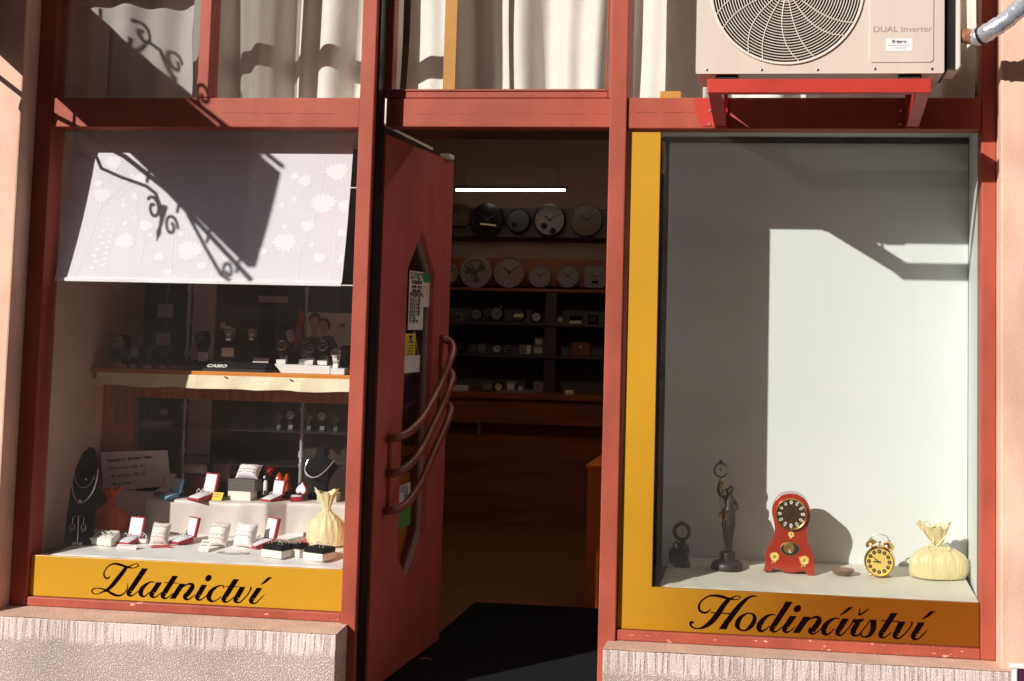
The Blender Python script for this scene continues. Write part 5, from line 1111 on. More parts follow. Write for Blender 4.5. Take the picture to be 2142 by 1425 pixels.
# hanging papers at the back of the cabinet
for nm, x0p, y0p, x1p, y1p, m_, lab in (('price_card', 329, 636, 362, 664, PAPERG, 'upper grey price card hanging at the back of the left cabinet'), ('price_card', 326, 697, 357, 722, PAPERG, 'lower grey price card hanging at the back of the left cabinet'), ('price_card', 541, 620, 603, 633, PAPERG, 'long narrow grey card hanging below the blind')):
    a, c = at(x0p, y1p, .84), at(x1p, y0p, .84); t = thing(nm, lab, 'card', ((a.x+c.x)/2, .84, a.z))
    w2 = (c.x-a.x)/2; box(-w2, w2, 0, .0015, 0, c.z-a.z).build('card', m_, t)
    b = MB(); b.tube([(0,.001,c.z-a.z),(0,.02,c.z-a.z+.06),(0,.03,2.06-a.z)], .0012, 5); b.build('string', STEEL, t)
# ---- shelf with cloth edge
ws = thing('wooden_shelf', 'orange edged wooden shelf with a cream cloth pelmet, full of watches', 'shelf', (-0.66, 0.46, zs-.04))
wsx = Matrix.Translation((0.66, -0.46, -(zs-.04)))
b = box(XW+.001, -0.048, 0.463, LB-.001, zs-.018, zs); b.xf(wsx); b.build('board', WOODO, ws, bevel=.0015)
b = box(XW+.001, -0.048, 0.48, LB-.002, zs-.040, zs-.0185); b.xf(wsx); b.build('under_board', WOOD, ws)
b = MB(); zt = at(430, 785, 0.455).z; zb0 = at(430, 812, 0.455).z
def pel(u, v):
    x = XW+.03+(-0.05-XW-.03)*u; sag = .006*abs(math.sin(u*13+.4))+.004*math.sin(u*31)
    return (x, .455-.004*math.sin(u*47)*(1-v)-.006*(1-v)*abs(math.sin(u*13)), zb0-.004+sag*.7+(zt-zb0+.004-sag*.7)*v)
b.grid(pel, 120, 6); b.xf(wsx); b.build('cloth_pelmet', SHELFCL, ws, smooth=True)
b = MB()
for px, py in ((471, 789), (608, 795)): q = at(px, py, .447); b.ball((q.x, .447, q.z), .0038, 10, 8)
b.xf(wsx); b.build('tack', BLACK, ws, smooth=True)
# ---- floor cloth
def lz(y): return 0.488 + 0.08*y
b = MB()
def lc(u, v):
    x = -1.195 + (-0.075+1.195)*u
    if v < .15: a = (1-v/.15)*PI/2; y = .050-.018*math.sin(a); z = lz(y)-.018*(1-math.cos(a))
    else: y = .050+(v-.15)/.85*.50; z = lz(y)
    z += .0025*math.sin(x*19+y*33)*math.sin(x*11) + .0018*math.sin(x*47-y*60)
    y += .006*math.sin(x*15)*(v < .2)
    if u < .05: x += .05*v*(1-u/.05); z -= .012*(1-u/.05)**2
    return (x, y, z+.003)
b.grid(lc, 130, 26)
one(b, 'tablecloth', WCLOTH, 'white cloth spread over the floor of the left display window', 'tablecloth', smooth=True)
# ---- draped steps
def draped(label, outline, z0, z1, m, fold=.006, nf=26, seed=1):
    cx = sum(p[0] for p in outline)/len(outline); cy = sum(p[1] for p in outline)/len(outline)
    per = []
    for i in range(len(outline)):
        p, q = outline[i], outline[(i+1) % len(outline)]; n = max(2, int(math.hypot(q[0]-p[0], q[1]-p[1])/.008))
        per += [(p[0]+(q[0]-p[0])*j/n, p[1]+(q[1]-p[1])*j/n) for j in range(n)]
    N = len(per); rows = []
    nor = []
    for i in range(N):
        a, c = per[i-3], per[(i+3) % N]; d = Vector((c[1]-a[1], -(c[0]-a[0]))); d.normalize(); nor.append(d)
    levels = [(-.012, 0), (-.004, 0.0005), (0, .004), (.002, .012)] + [(.002, .012+(z1-z0-.012)*j/10) for j in range(1, 11)]
    b = MB()
    for off, dz in levels:
        for i in range(N):
            s_ = dz/(z1-z0); w = fold*s_*(math.sin(i*.31+seed)+.6*math.sin(i*.13+seed*2)+.5*math.sin(i*.57)) + .006*s_
            p = per[i]; b.v.append(Vector((p[0]+nor[i].x*(off+w), p[1]+nor[i].y*(off+w), z1-dz-.0012*math.sin(i*.2))))
    L = len(levels)
    for j in range(L-1):
        for i in range(N): b.f.append([j*N+i, j*N+(i+1) % N, (j+1)*N+(i+1) % N, (j+1)*N+i]); b.m.append(0)
    b.f.append(list(range(N))); b.m.append(0)
    return one(b, 'draped_step', m, label, 'display step', smooth=True)
SY = .415; zst = at(430, 1047, SY).z
fx0, fx1 = at(306, 1080, SY).x, at(556, 1080, SY).x
draped('long step draped in beige white satin, carrying the ring boxes', [(fx0, SY), (fx1, SY), (fx1+.06, SY+.055), (-.085, SY+.06), (-.085, LD-.012), (fx0+.01, LD-.012)], lz(SY)+.004, zst, STEPCL)
SLX = at(238, 1060, .50).x; zsl = at(275, 1030, .49).z
draped('low step draped in white cloth, in shadow under the price sign', [(SLX, .492), (fx0-.012, .492), (fx0-.012, LD-.012), (SLX, LD-.012)], lz(.5)+.004, zsl, WCLOTH, .003, seed=3)

# ---- jewellery builders
def ring_box(label, p0, rz, w, m, group=None, lidh=1.05, n=1, tilt=-12, name='ring_box', inner=SATINW):
    t = thing(name, label, 'ring box', p0, rz, group); h = w*.30
    w *= .96; h = w*.36
    b = MB(); b.prism([(-w*.56,0),(w*.5,0),(w*.5,h),(-w*.56,h*.36)], -w/2, w/2, 'yz'); b.build('base', m, t, bevel=w*.05, seg=2)
    b = MB(); b.grid(lambda u, v: ((u-.5)*w*.88, -w*.53+v*w*.98, h*.36+h*.64*v+.0008+w*.08*(1-(2*u-1)**4)*(1-(2*v-1)**4)), 10, 10); b.build('pad', inner, t, smooth=True)
    for i in range(n):
        b = MB(); x = (i-(n-1)/2)*w*.34; r_ = w*.15; b.tube([(x+r_*math.cos(a), -w*.02, h*.68+w*.07+r_*.55+r_*math.sin(a)) for a in [2*PI*j/20 for j in range(20)]], w*.022, 6, closed=True); b.ball((x, -w*.02, h*.68+w*.07+r_*1.6), w*.045, 8, 6); b.build('ring', SILVER, t, smooth=True)
    lm = Matrix.Translation((0, w*.5, h*.9)) @ Matrix.Rotation(R(tilt), 4, 'X')
    L = w*lidh; b = MB(); b.box(-w/2, w/2, 0, w*.20, 0, L); b.xf(lm); b.build('lid', m, t, bevel=w*.05, seg=2)
    b = MB(); b.grid(lambda u, v: ((u-.5)*w*.84, -.0008-w*.03*(1-(2*u-1)**4)*(1-(2*v-1)**4), L*(.07+.86*v)), 8, 8); b.xf(lm); b.build('lid_lining', inner, t, smooth=True)
    return t
def cushion(label, p0, rz, w, h, th, m, tilt=-18, lines=2, lm=SILVER, name='bracelet_cushion', beads=False, lift=0.0):
    t = thing(name, label, 'cushion', p0, rz); mx = Matrix.Translation((0, 0, lift)) @ Matrix.Rotation(R(tilt), 4, 'X')
    def cu(u, v, s_):
        a, c = 2*u-1, 2*v-1; e = (1-abs(a)**3)*(1-abs(c)**3); pin = 1-.10*(1-abs(c)**2)*abs(a)**2 
        return (a*w/2*pin*(1-.06*(1-a*a)*0), s_*th/2*max(0, e)**.55, h/2+c*h/2*(1-.10*(1-abs(a)**2)*abs(c)**2))
    b = MB(); b.grid(lambda u, v: cu(u, v, -1), 16, 16); b.grid(lambda u, v: cu(u, v, 1), 16, 16); b.xf(mx); b.build('pad', m, t, smooth=True)
    for i in range(lines):
        b = MB(); v0 = .5 + (i-(lines-1)/2)*.24; pts = []
        for j in range(15): u = .06+.88*j/14; q = cu(u, v0+.05*math.sin(u*PI)*(-1 if i % 2 else 1)+.02*math.sin(u*20+i), -1); pts.append((q[0], q[1]-.0018, q[2]))
        b.tube(pts, w*.013, 6)
        if beads or i % 2 == 0:
            for j in range(2, 13, 2): b.ball(pts[j], w*.028, 8, 6)
        b.xf(mx); b.build('bracelet', lm, t, smooth=True)
    return t
def card(name, label, p0, rz, w, h, m, tilt=-25, cat='price card', lines=2):
    t = thing(name, label, cat, p0, rz); mx = Matrix.Rotation(R(tilt), 4, 'X')
    b = box(-w/2, w/2, 0, .0012, 0, h); b.xf(mx); b.build('sheet', m, t)
    b = MB()
    for i in range(lines): z = h*(.72-.26*i); b.flat([(-w*.36, z), (w*(.30-.14*(i % 2)), z), (w*(.30-.14*(i % 2)), z+h*.09), (-w*.36, z+h*.09)], -.0005)
    if lines: b.xf(mx); b.build('print', GREYTXT, t)
    b = box(-w*.12, w*.12, .002, h*.45, 0, .0012); b.build('strut', m, t)
    return t
K = mpp(gl(400, 1145))
def on(px, py, dz=.004): q = gl(px, py); return Vector((q.x, q.y, q.z+dz))
def st(px, py, dz=.0006): q = ground(px, py, zst); q.y = max(q.y, SY+.012); return Vector((q.x, q.y, zst+dz))
# front row, left to right
p = on(160, 1141); k = mpp(p)
t = thing('necklace_stand', 'tall black oval necklace stand at the left end of the left window', 'necklace stand', p)
b = MB(); pr = [(-30,0),(-31,60),(-30,118),(-24,160),(-14,188),(0,202),(10,199),(20,182),(26,155),(29,110),(32,60),(33,0)]
b.prism([(x*k, z*k) for x, z in pr], 0.0, .012); b.xf(Matrix.Rotation(R(-9), 4, 'X')); b.build('board', BLACKM, t, bevel=.004, seg=3)
b = MB(); b.tube([(0,.05,.0),(0,.036,.14)], .006, 6); b.build('back_leg', BLACKM, t)
b = MB(); b.tube([(x*k, -.0025, z*k) for x, z in catmull([(-22,140),(-18,126),(-8,118),(3,117),(14,124),(21,142)], 5)], .0017, 6); b.ball((3*k,-.004,134*k), (.005,.002,.005), 8, 6); b.xf(Matrix.Rotation(R(-9), 4, 'X')); b.build('short_chain', SILVER, t, smooth=True)
b = MB(); b.tube([(x*k, -.0025, z*k) for x, z in catmull([(-28,150),(-27,125),(-20,100),(-6,85),(10,92),(22,112),(27,138),(27,156)], 5)], .0026, 6); b.ball((-4*k,-.004,89*k), (.007,.003,.005), 8, 6); b.xf(Matrix.Rotation(R(-9), 4, 'X')); b.build('long_chain', SILVER, t, smooth=True)
p = on(170, 1139); p.y = max(.05, p.y-.03); p.z = lz(p.y)+.004; k = mpp(p)
t = thing('earring_stand', 'small silver stand with two dangling earrings before the black necklace stand', 'earring stand', p)
box(-9*k, 9*k, -.008, .008, 0, 6*k).build('foot', CREAMBOX, t, bevel=.001)
b = MB(); b.tube([(0,0,6*k),(0,0,60*k)], .0016, 6); b.tube([(-13*k,0,54*k),(-11*k,0,59*k),(0,0,60*k),(11*k,0,59*k),(13*k,0,54*k)], .0013, 6); b.build('stem', STEEL, t, smooth=True)
for sg_ in (-1, 1):
    b = MB(); b.tube([(sg_*12*k,-.001,55*k),(sg_*12.5*k,-.001,44*k)], .0008, 5); b.tube([(sg_*12.5*k+5*k*math.cos(a), -.001, 37*k+7*k*math.sin(a)) for a in [2*PI*j/16 for j in range(16)]], .0011, 6, closed=True); b.ball((sg_*12.5*k,-.001,35*k), .0022, 8, 6); b.ball((sg_*12.5*k-3*k,-.001,29*k), .0017, 8, 6); b.build('earring', SILVER, t, smooth=True)
p = on(228, 1112); k = mpp(p)
bag('gift_bag', 'bright orange organza bag behind the black necklace stand', Vector((p.x, min(p.y, .44), p.z)), 74*k, 92*k, ORGANZA, ORGANZA, neck=.66, frill=1.1, bow=False)
p = on(213, 1141); k = mpp(p)
t = thing('bracelet_ramp', 'white sloping stand with a dark bracelet, left in the front row', 'bracelet stand', p, R(-10))
b = MB(); b.prism([(-.02,0),(.028,0),(.028,28*k),(-.02,14*k)], -31*k, 31*k, 'yz'); b.build('ramp', CREAMBOX, t, bevel=.002)
b = MB(); pts = [((-28+56*i/10)*k, -.005, 22*k+(2+4*i/10)*k+1.5*k*math.sin(i*2)) for i in range(11)]; b.tube(pts, .0016, 6)
for i in (3, 6, 9): b.ball((pts[i][0], pts[i][1]-.004, pts[i][2]-3*k), (.004,.003,.005), 8, 6)
b.build('bracelet', STEEL, t, smooth=True)
GR = 'red velvet ring boxes in the left window'
def rbx(px, py, w, rz, label, step=False, **kw):
    p = (st if step else on)(px, py); k = mpp(p); return ring_box(label, p, rz, w*k, kw.pop('m', REDV), group=kw.pop('group', GR), **kw)
rbx(268, 1139, 38, R(-12), 'red ring box standing over a white price slip, left of the bracelet cushions', lidh=1.12, n=2)
rbx(380, 1138, 37, R(-34), 'red ring box behind the flat red card in the front row', lidh=1.15, n=2)
rbx(543, 1146, 42, R(-36), 'red ring box at the right of the front row, beside the black ring trays', lidh=1.15)
p = on(263, 1152); k = mpp(p); card('price_card', 'white price slip in front of the leftmost red ring box', Vector((p.x, max(p.y,.07), lz(max(p.y,.07))+.004)), 0, 44*k, 12*k, PAPER, -40, lines=1)
p = on(299, 1138); k = mpp(p); t = thing('silver_ring_stand', 'little silver rings on a holder beside the leftmost ring box', 'ring holder', p); box(-9*k, 9*k, -.008, .008, 0, 8*k).build('holder', CREAMBOX, t, bevel=.001)
b = MB(); b.tube([(8*k*math.cos(a)-1*k, -.004, 14*k+7*k*math.sin(a)) for a in [2*PI*j/16 for j in range(16)]], .0016, 6, closed=True); b.tube([(5*k*math.cos(a)+5*k, -.008, 13*k+5*k*math.sin(a)) for a in [2*PI*j/16 for j in range(16)]], .0014, 6, closed=True); b.build('ring', SILVER, t, smooth=True)
p = on(331, 1141); k = mpp(p); cushion('cream cushion with a silver chain, first cushion from the left in the front row', p, R(-6), 42*k, 46*k, 24*k, CUSHC, lines=3)
p = on(452, 1146); k = mpp(p); cushion('cream cushion with beaded bracelets, middle of the front row', p, R(-14), 48*k, 52*k, 26*k, CUSHC, lines=3, beads=True)
p = on(508, 1148); k = mpp(p); cushion('pale pinkish white cushion with small silver studs beside the rightmost red ring box', p, R(-14), 52*k, 54*k, 28*k, CUSHP, lines=2)
p = on(424, 1156); k = mpp(p); card('price_card', 'white price card leaning on the beaded bracelet cushion', Vector((p.x, max(p.y,.06), lz(max(p.y,.06))+.004)), R(-8), 24*k, 27*k, PAPER, -35)
p = on(342, 1146); k = mpp(p); one(box(p.x-26*k, p.x+26*k, p.y-.022, p.y+.03, p.z, p.z+.0016), 'red_card', REDP, 'flat red card lying on the white cloth', 'card')
p = on(486, 1160); p.y = max(p.y, .085); k = mpp(p); one(box(p.x-33*k, p.x+33*k, p.y-.018, p.y+.022, lz(p.y)+.0035, lz(p.y)+.0052), 'silver_card', GREYCARD, 'silver grey card with a red mark lying near the front edge', 'card')
def tray(label, px, py, w, d, rz, nx, ny):
    p = on(px, py); k = mpp(p); t = thing('ring_tray', label, 'ring tray', p, rz, 'black ring trays in the left window')
    box(-w*k/2, w*k/2, -d/2, d/2, 0, 15*k).build('carton', CREAMBOX, t, bevel=.001)
    box(-w*k/2+.001, w*k/2-.001, -d/2+.001, d/2-.001, 15*k+.0002, 26*k).build('pad', BLACKM, t, bevel=.004, seg=2)
    for i in range(nx):
        for j in range(ny):
            x, y = (i-(nx-1)/2)*w*k/nx, (j-(ny-1)/2)*d/ny; b = MB(); b.tube([(x+5*k*math.cos(a), y, 28*k+5*k*math.sin(a)) for a in [2*PI*q/14 for q in range(14)]], .0014, 6, closed=True); b.ball((x,y-.001,33*k), (.0035,.0025,.0025), 8, 6); b.build('ring', SILVER, t, smooth=True)
tray('black ring tray on a white box, left of the red disc', 582, 1166, 54, .075, R(-20), 2, 2)
tray('black ring tray on a white box, between the red disc and the yellow bag', 668, 1172, 52, .075, R(-20), 2, 2)
tray('narrow black ring tray with small silver rings just under the red disc', 627, 1165, 22, .05, R(-20), 1, 2)
p = on(634, 1146); k = mpp(p); t = thing('red_disc', 'red round lid tilted behind the black ring trays', 'lid', p); b = MB(); b.lathe([(0,0),(13*k,0),(14*k,.003),(13*k,.006),(0,.007)], 24); b.xf(Matrix.Translation((0,0,.010)) @ Matrix.Rotation(R(25),4,'X')); b.build('lid', REDP, t, smooth=True); box(-.008,.008,.0,.012,0,.008).build('support', BLACKM, t)
p = on(681, 1143); k = mpp(p); p.y = min(p.y, .36); p.z = lz(p.y)+.004
bag('gift_bag', 'large pale yellow organza bag at the right end of the left window', Vector((p.x, p.y, p.z)), 84*k, 118*k, YORG, YORG, neck=.62, frill=.9, lean=-.2, bow=False)
# on the step
p = ground(281, 1030, zsl); t = thing('price_sign', 'white paper sign with a handwritten price list propped behind the jewellery', 'sign', (0,0,0))
Y_ = LD-.022; c4 = [at(217,1029,Y_), at(357,1016,Y_), at(350,942,Y_), at(210,946,Y_)]; o4 = (c4[0]+c4[1])/2; t.location = o4
b = MB(); b.add([q-o4 for q in c4]+[q-o4+Vector((0,.0015,0)) for q in c4], [(0,1,2,3),(7,6,5,4),(0,4,5,1),(1,5,6,2),(2,6,7,3),(3,7,4,0)]); b.build('sheet', mat('dull_white_paper', (.86,.82,.84), .8), t)
an = math.atan2(c4[1].z-c4[0].z, c4[1].x-c4[0].x)
for i, (s_, sz) in enumerate((('Vykupujeme zlomkové zlato', .0170), ('14k za 1gram  600,- Kč', .0165), ('14k za 1gram  720,- Kč', .0165), ('18k za 1gram  1', .0165))):
    q = at(223+3*i, 967+16.5*i, Y_-.0008); tm = text_mesh('print', s_, sz, q-o4, DARKTXT, t, rot=(PI/2, -an, 0), bold=.0006 if i == 0 else .0002); tm.scale.x = 1.0
ML = 'ring boxes on the steps of the left window'
p = ground(311, 1040, zsl); p.y = max(p.y, .505); p.z = zsl+.0006; k = mpp(p); ring_box('brown ring box in shadow before the price sign', p, R(-6), 31*k, BROWNB, ML, n=2, tilt=-15, inner=CUSHC)
p = st(352, 1043); k = mpp(p); p.x -= .0; ring_box('blue ring box on the satin step', p, R(-28), 31*k, BLUEB, ML, n=1, tilt=-14, inner=mat('pale_blue_satin', (.42,.62,.80), .45))
p = st(398, 1038); p.y += .03; k = mpp(p); t = thing('wooden_casket', 'amber brown wooden casket behind the red ring box', 'casket', p, R(-8)); box(-24*k, 24*k, -.02, .03, 0, 42*k).build('body', AMBER, t, bevel=.006, seg=3); b = MB(); b.tube(catmull([(-18*k,-.022,46*k),(-20*k,-.030,25*k),(-16*k,-.027,4*k)], 5), .0022, 6); b.build('cord', RIBBON, t, smooth=True)
q = p + Vector((0,.004,42*k)); t = thing('rolled_cushion', 'rolled greige cloth lying on the amber casket', 'cloth roll', q, R(-8)); b = MB(); b.tube([(-26*k,0,11*k),(-22*k,0,11*k),(22*k,0,12*k),(25*k,0,12*k)], [8*k,11*k,10.5*k,7*k], 16); b.build('roll', CUSHD, t, smooth=True)
p = st(450, 1030); p.y += .045; k = mpp(p); cushion('greige cushion tilted behind the red ring box on the step', p, R(-10), 46*k, 46*k, 20*k, CUSHD, tilt=-10, lines=1, lift=18*k)
t = thing('cushion_stand', 'black block carrying the tilted greige cushion', 'stand', p); box(-16*k, 16*k, -.012, .03, 0, 19*k).build('block', BLACKM, t, bevel=.002)
rbx(415, 1047, 40, R(-26), 'red ring box with a yellow price slip on the satin step', True, n=2, lidh=1.08)
p = st(436, 1052); p.y = SY+.008; k = mpp(p); card('price_card', 'yellow price slip before the red ring box on the step', p, R(-8), 25*k, 18*k, YPAPER, -30)
p = st(505, 1046); p.y += .012; k = mpp(p); t = thing('gift_box', 'white card box under the dark watch box on the step', 'box', p, R(-6)); box(-27*k, 25*k, -.026, .026, 0, 18*k).build('carton', CREAMBOX, t, bevel=.001)
q = p+Vector((.006,.004,18*k+.0005)); t = thing('gift_box', 'dark taupe box stacked on the white card box', 'box', q, R(-6)); box(-31*k, 31*k, -.03, .03, 0, 21*k).build('carton', BLACKBOX, t, bevel=.0015); box(-31.5*k, 31.5*k, -.031, .031, 21*k+.0004, 24*k).build('lid', BLACKBOX, t, bevel=.0015)
q = q+Vector((.003,0,24*k+.001)); cushion('white bracelet cushion lying on the stacked dark box', q, R(-6), 52*k, 34*k, 26*k, CUSHP, tilt=-38, lines=3)
p = st(483, 1024); p.y += .06; k = mpp(p); t = thing('swan_figurine', 'small pale swan figurine behind the boxes on the step', 'figurine', p)
b = MB(); b.ball((4*k,0,24*k), (13*k,8*k,9*k), 14, 10); b.tube(catmull([(-4*k,0,26*k),(-11*k,0,34*k),(-4*k,0,46*k),(-6*k,0,55*k),(-12*k,0,52*k)], 5), [5*k]*5+[3*k]*16, 8); b.build('body', SWANC, t, smooth=True); b = MB(); b.lathe([(10*k,0),(7*k,10*k),(9*k,17*k)], 14, (3*k,0,0)); b.build('foot', SWANC, t, smooth=True)
p = st(549, 1038); p.y += .03; k = mpp(p); t = thing('bottle_figurine', 'little white bottle shaped figurine with a black and white head on the step', 'figurine', p); b = MB(); b.lathe([(0,0),(5*k,0),(5*k,26*k),(3*k,31*k)], 12); b.build('body', CREAMBOX, t, smooth=True); b = MB(); b.ball((0,0,36*k), 6*k, 12, 8); b.build('head', BLACK, t, smooth=True); b = MB(); b.ball((-1*k,-4*k,37*k), 3.5*k, 10, 6); b.build('face', WHITEP, t, smooth=True)
p = st(549, 1030); p.y += .06; k = mpp(p); t = thing('red_flower', 'red fabric flower behind the bracelet cushion', 'flower', p); b = MB(); b.tube([(0,0,0),(0,0,34*k)], .002, 6); b.build('stalk', BLACK, t); b = MB(); b.ball((-1*k,0,41*k), (10*k,8*k,11*k), 18, 12, 0, lambda d: 1+.2*math.sin(5*math.atan2(d.z,d.x))); b.build('bloom', REDPOP, t, smooth=True)
p = st(582, 1032); p.y += .05; k = mpp(p); t = thing('orange_ornament', 'pair of bright orange glass ornaments behind the ring boxes', 'ornament', p); b = MB(); b.lathe([(0,0),(8*k,2*k),(10*k,16*k),(9*k,28*k),(3*k,38*k),(0,40*k)], 16, (-9*k,0,0), fn=lambda a, v: 1+.1*math.sin(5*a)); b.lathe([(0,0),(7*k,2*k),(8*k,14*k),(4*k,20*k),(6*k,28*k),(2*k,38*k)], 14, (10*k,-.01,0), fn=lambda a, v: 1+.12*math.sin(4*a)); b.build('glass', ORNORANGE, t, smooth=True)
rbx(567, 1048, 33, R(-24), 'red ring box on the step, beside the orange ornaments', True, lidh=1.0)
p = st(618, 1048); k = mpp(p); t = thing('heart_ring_box', 'red heart shaped ring box open on the step beside the black bust', 'ring box', p, R(-24), GR)
hp = [(16*math.sin(a)**3*k*.95, (13*math.cos(a)-5*math.cos(2*a)-2*math.cos(3*a)-math.cos(4*a))*k*.95) for a in [2*PI*j/30 for j in range(30)]]
b = MB(); b.prism([(x, y) for x, y in hp], 0, 9*k, 'xy'); b.build('base', REDV, t, bevel=.001); b = MB(); b.prism([(x*.85, y*.85) for x, y in hp], 9*k+.0002, 11*k, 'xy'); b.build('pad', SATINW, t)
lm = Matrix.Translation((0, .022, 9*k)) @ Matrix.Rotation(R(-14), 4, 'X'); b = MB(); b.prism([(x, -z+15*k) for x, z in hp], 0, .008); b.xf(lm); b.build('lid', REDV, t, bevel=.001); b = MB(); b.prism([(x*.84, -z*.84+15*k) for x, z in hp], -.0012, -.0003); b.xf(lm); b.build('lid_lining', SATINW, t)
# black bust with necklace
p = st(662, 1044); p.y += .035; k = mpp(p)*.9; t = thing('necklace_bust', 'black velvet bust wearing a silver pearl necklace, right in the left window', 'necklace bust', p, R(-10))
b = MB(); b.lathe([(30*k,0),(28*k,4*k),(20*k,22*k),(24*k,44*k),(36*k,60*k),(43*k,70*k),(36*k,82*k),(17*k,92*k),(13*k,104*k),(14*k,116*k),(0,118*k)], 28, (0,0,0), 'z', 0, None, 1, .5); b.build('bust', BLACKM, t, smooth=True)
b = MB(); pts = catmull([(-30*k,-.012,86*k),(-33*k,-.024,68*k),(-22*k,-.040,55*k),(-4*k,-.046,49*k),(14*k,-.043,56*k),(29*k,-.030,72*k),(38*k,-.012,88*k)], 6); b.tube(pts, .0014, 6)
for i in range(4, 26): b.ball(pts[i], .0022+.0026*math.exp(-((i-12)/5)**2), 8, 6)
b.build('necklace', SILVER, t, smooth=True)
p = st(690, 1040); p.y = LD-.05; p.x = at(692, 1030, p.y).x; k = mpp(p); t = thing('gift_box', 'cream card box behind the black necklace bust', 'box', p); box(-26*k, 16*k, -.02, .03, 0, 18*k).build('carton', CREAMCL, t, bevel=.001)

# ---- watches on the shelf
WG = 'wrist watches on the wooden shelf'
def watch(label, px, pyb, hpx, Y, case, face, strap, stand, tag_m=None, rz=0, dial=.30, lean=-18):
    p = at(px, pyb, Y); p = Vector((p.x, Y, zs+.0008)); k = mpp(p); h = hpx*k
    t = thing('wrist_watch', label, 'watch', p, rz, WG)
    mx = Matrix.Translation((0, 0, h*.20)) @ Matrix.Rotation(R(lean), 4, 'X'); rw = h*.36
    b = MB(); n = 22
    for sgn in (1,):
        ring = [(math.cos(2*PI*i/n), math.sin(2*PI*i/n)) for i in range(n)]
        vs = []
        for w_, rr in ((-1, 1), (1, 1), (1, .86), (-1, .86)):
            vs += [(w_*h*.115, rw*.72*rr*c_-rw*.3, h*.38+rw*1.05*rr*s_) for c_, s_ in ring]
        fs = []
        for j in range(4):
            for i in range(n): fs.append((j*n+i, j*n+(i+1) % n, ((j+1) % 4)*n+(i+1) % n, ((j+1) % 4)*n+i))
        b.add(vs, fs)
    b.xf(mx); b.build('strap', strap, t, smooth=True)
    yc = -rw*.3-rw*.72; r_ = h*dial*.72
    b = MB(); b.lathe([(r_*.9,-yc-.003),(r_,-yc-.001),(r_,-yc+.003),(r_*.86,-yc+.0055),(r_*.8,-yc+.004)], 26, (0,0,h*.44), 'y'); b.tube([(r_*.95,yc,h*.44),(r_*1.2,yc,h*.44)], r_*.1, 6); b.xf(mx); c_ = b.build('case', case, t, smooth=True)
    hm = WFACE if face == DFACE else DARKTXT
    b = MB(); b.disc((0,0), r_*.8, yc-.0043, yc-.003, 24); ticks(b, r_*.78, yc-.005, w=.045, m=1); b.xf(Matrix.Translation((0,0,h*.44))); b.xf(mx); b.build('dial', [face, hm], c_)
    add_hands(c_, r_*.75, -.9, 1.0, yc-.0052, hm, .06, (0,0,h*.44), mx)
    b = MB(); b.prism([(-.014,0),(.016,0),(.006,h*.34),(-.002,h*.34)], -h*.13, h*.13, 'yz'); b.build('stand', stand, t, bevel=.001)
    if tag_m: box(-h*.19, h*.19, -.026, -.0245, 0, h*.17).build('price_tag', tag_m, t)
    return t
Ys = .60
for px, hp_, Y_, lab, fc_, stp in ((252, 70, .62, 'tall dark watch at the far left end of the wooden shelf', WFACE, BLACK), (268, 42, .53, 'black watch with a white tag, second from the left end of the shelf', DFACE, BLACK), (286, 44, .55, 'small dark watch with a pale round dial beside a white tag', WFACE, BLACK), (318, 46, .53, 'black watch with a large dark dial in the shadowed shelf end', DFACE, BLACK), (348, 44, .56, 'black watch just left of the black display platform', DFACE, BLACK)):
    watch(lab, px, 775, hp_, Y_, BLACK if fc_ == DFACE else STEEL, fc_, stp, BLACK, PAPERG, rz=R(-14))
# black display platform with raised lettering
pl0, pl1, ply = at(376, 776, .50).x, at(572, 776, .50).x, .50
t = thing('display_platform', 'low black watch display platform with white brand lettering on the shelf', 'display platform', ((pl0+pl1)/2, ply, zs+.0006)); W2 = (pl1-pl0)/2
b = MB(); b.prism([(0,0),(.12,0),(.12,.036),(.035,.036),(.0,.010)], -W2, W2*.82, 'yz'); b.add([(W2*.82,0,0),(W2,.06,0),(W2*.82,.12,0),(W2*.82,.0,.010),(W2*.82,.035,.036),(W2*.82,.12,.036)], [(0,1,3),(3,1,4),(4,1,5),(1,2,5)]); b.build('platform', BLACK, t)
tm = text_mesh('lettering', 'CASIO', .0245, (W2*-.42, .0092, .0135), WHITEP, t, rot=(R(36.6), 0, 0), bold=.0012, sx=1.0); tm.location = (-W2*.44, .0045, .0150); tm.scale.x = 1.15
def plat(px, Y): q = at(px, 745, Y); return Vector((q.x, Y, zs+.0373))
def blockwatch(label, px, Y, bh, hpx, case, face, strap, lab_w=None, pyb=745):
    q = plat(px, Y); k = mpp(q); tb = thing('watch_block', 'black block under the ' + label, 'display block', q); box(-17*k, 17*k, -.018, .018, 0, bh*k).build('block', BLACK, tb, bevel=.001)
    if lab_w: box(-13*k, 13*k, -.0195, -.0185, bh*k*.35, bh*k*.95).build('price_label', PAPER, tb)
    w = watch(label, px, pyb, hpx, Y, case, face, strap, BLACK); w.location = q + Vector((0,0,bh*k+.0006)); w['group'] = 'watches on the black display platform'; return w
blockwatch('big black sports watch on the left of the black platform', 424, .56, 2, 62, BLACK, DFACE, BLACK)
q = plat(424, .535); k = mpp(q); card('price_card', 'white price card standing before the big black sports watch', q, 0, 20*k, 18*k, PAPER, -12, lines=3)
blockwatch('steel watch with a round pale dial over the white label', 480, .555, 30, 46, STEEL, WFACE, STEEL, True)
blockwatch('watch with a warm golden dial behind the steel watch', 468, .60, 46, 36, GOLD, WWHITE, BLACK)
blockwatch('silver watch on its side, right on the black platform', 527, .56, 34, 38, STEEL, WFACE, STEEL)
q = plat(545, .53); k = mpp(q); card('price_card', 'grey price strip at the right end of the black platform', q, 0, 34*k, 11*k, PAPERG, -30, lines=1)
